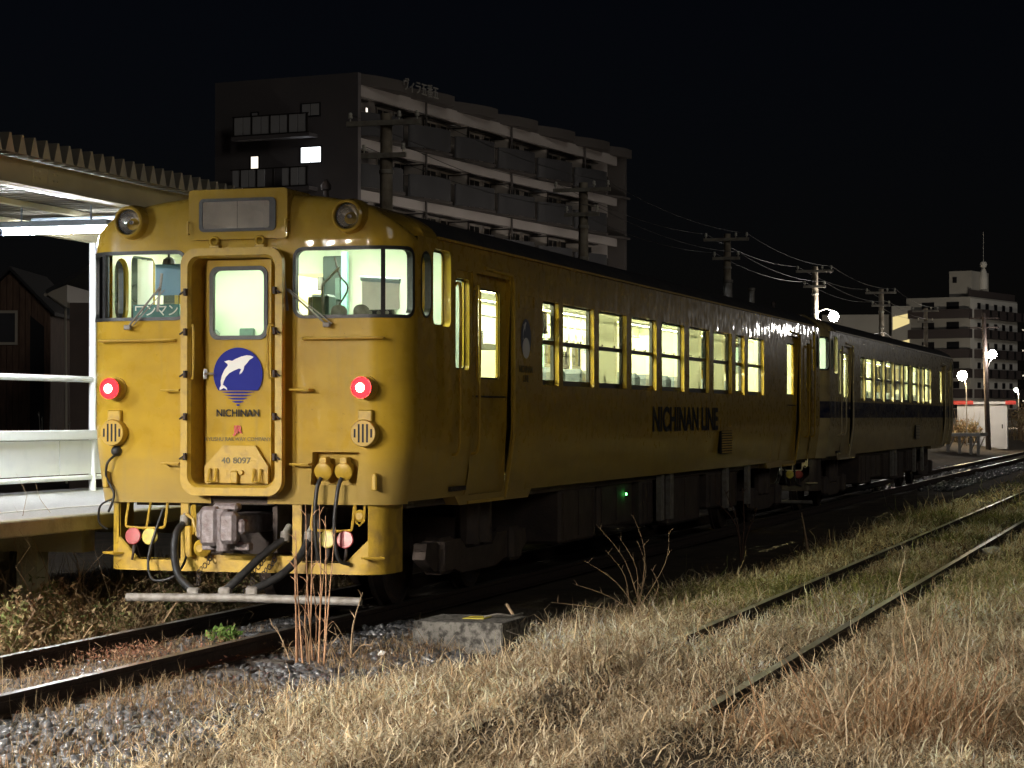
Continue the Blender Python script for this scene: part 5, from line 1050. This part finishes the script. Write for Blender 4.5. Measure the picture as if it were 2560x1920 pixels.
t=thing('bare_weed','broken pale stub stem at the shadow edge far along the siding','weed',(2.62,12.4,-.15)); stalk(t,(0,0,0),(-.10,0,.62),(0,0,0),.03,'stem_pale',nodes=False); stalk(t,(.3,0,0),(.27,0,.40),(0,0,0),.016,'stem_pale',nodes=False)
t=thing('reed_clump','short reddish stems at the very corner by the near rail','reeds',(1.0,-5.75,-.13))
for k in range(5): x=random.uniform(-.04,.06); stalk(t,(x,0,0),(x+random.uniform(-.04,.04),0,random.uniform(.22,.36)),(0,0,0),.007,'stem_straw')
RED=np.array([(.46,.30,.17),(.54,.38,.23),(.34,.20,.11),(.70,.57,.40)])
for (cx,cy,n,Lm,sg,lab) in ((6.05,-4.35,620,.62,.30,'coarse reddish grass tussock in the near corner of the yard'),(5.35,-4.75,300,.45,.30,'smaller rusty grass tussock beside the corner tussock'),(6.45,-3.0,360,.5,.38,'loose reddish grass tussock behind the corner tussock')):
    x=rng.normal(0,sg,n);y=rng.normal(0,sg*.8,n); v=ribbons(np.c_[x,y,np.zeros(n)],rng.uniform(0,2*PI,n),Lm*rng.lognormal(0,.35,n),np.abs(rng.normal(.42,.3,n)),rng.normal(1.3,.7,n),.010*rng.uniform(.6,1.4,n),pick(n,RED),7,None,.1)
    tag(link('grass_tussock',rawmesh('grass_tussock',*v,'dry_grass'),None,(cx,cy,-.14)),lab,'grass tussock')
for (cx,cy,lab) in ((-1.3,1.4,'green leafy weed under the cross bar of the railcar'),(-1.45,.2,'small green weed among dead vines left of the rail'),(-.1,-.2,'pale green weed between the rails below the cross bar')):
    v=merge([leaves(0,0,.08,.24 if cx<-1 else .16,130,.040,GL,.5)]); tag(link('leafy_weed',rawmesh('leafy_weed',*v,'dry_grass'),None,(cx,cy,-.14)),lab,'weed')
# shrub between the houses, brush by the far shed
t=thing('bare_shrub','pale bare branched shrub between the timber house and plain house','shrub',(-17.2,27.8,.0))
for k in range(16):
    a=random.uniform(-.5,.5); stalk(t,(random.uniform(-.15,.15),0,.3),(a,random.uniform(-.2,.2),random.uniform(1.0,1.9)),(a*.3,0,0),.018,'pale_steel','branch')
v=leaves(-.45,-.2,.9,.42,90,.13,GL,.8); f=link('foliage',rawmesh('foliage',*v,'dry_grass'),t)
t=thing('bare_tree','faint leafless tree behind the two houses','tree',(-29,58,0))
b=MB(); b.tube([(0,0,-.3),(.1,0,2.5),(0,0,5)],[.16,.12,.06],8); b.build('trunk','stem_dark',t)
for k in range(26):
    z=random.uniform(2.2,5); a=random.uniform(0,2*PI); L=random.uniform(.8,2.2); stalk(t,(0,0,z),(L*math.cos(a),L*math.sin(a),z+L*random.uniform(.4,1.1)),(0,0,-.1),.03,'stem_dark','branch')
for (cx,cy,cz,r,lab) in ((-4.7,107,.5,.9,'dry brush growing before the white shed'),(-1.7,114,.6,1.5,'brown brush right of the white shed at the frame edge')):
    v=merge([leaves(0,0,r*.7,r,900,.09,BRN,.8),ribbons(np.c_[rng.normal(0,r*.4,260),rng.normal(0,r*.4,260),np.zeros(260)],rng.uniform(0,2*PI,260),r*1.3*rng.lognormal(0,.3,260),np.abs(rng.normal(.15,.15,260)),rng.normal(.4,.3,260),np.full(260,.03),pick(260,BRN),4)])
    tag(link('dry_bush',rawmesh('dry_bush',*v,'dry_grass'),None,(cx,cy,cz-.2)),lab,'bush')
# concrete block with its plate and cable, pale stone
t=thing('concrete_block','weathered concrete block with yellow plate on top beside the track','concrete block',(1.86,.36,-.15))
b=MB(); b.bbox(-.385,.385,-.34,.38,-.1,.235,.012); b.build('body','block_concrete',t)
b=MB(); b.box(-.06,.12,-.02,.20,.236,.241); b.build('plate','label_yellow',t); b=MB(); b.tube(smoothpts([(.10,.05,.25),(.2,.1,.27),(.3,.2,.252),(.34,.36,.26)],4),.008,6); b.build('cable','pale_steel',t)
b=MB(); b.tube([(.28,.30,.24),(.20,.36,.33)],.012,6); b.build('peg','stem_pale',t)
v=ico*np.array([.17,.14,.11])*(1+rng.normal(0,.1,(12,1))); b=MB(); b.add(v,[tuple(f) for f in icf]); tag(b.build('pale_stone','rock_pale',None,None,(4.98,13.0,-.06)),'pale rounded stone lying against the siding rail','stone')
for x,y,lab in ((2.42,.62,'crumpled white scrap in the shade right of the concrete block'),(1.55,-.9,'white scrap on the ballast left of the concrete block')):
    b=MB(); b.add([(-.04,-.02,0),(.03,-.03,.012),(.04,.02,.03),(-.02,.03,.018),(0,0,.045)],[(0,1,4),(1,2,4),(2,3,4),(3,0,4)]); tag(b.build('paper_scrap','white_paint',None,None,(x,y,-.10)),lab,'litter')
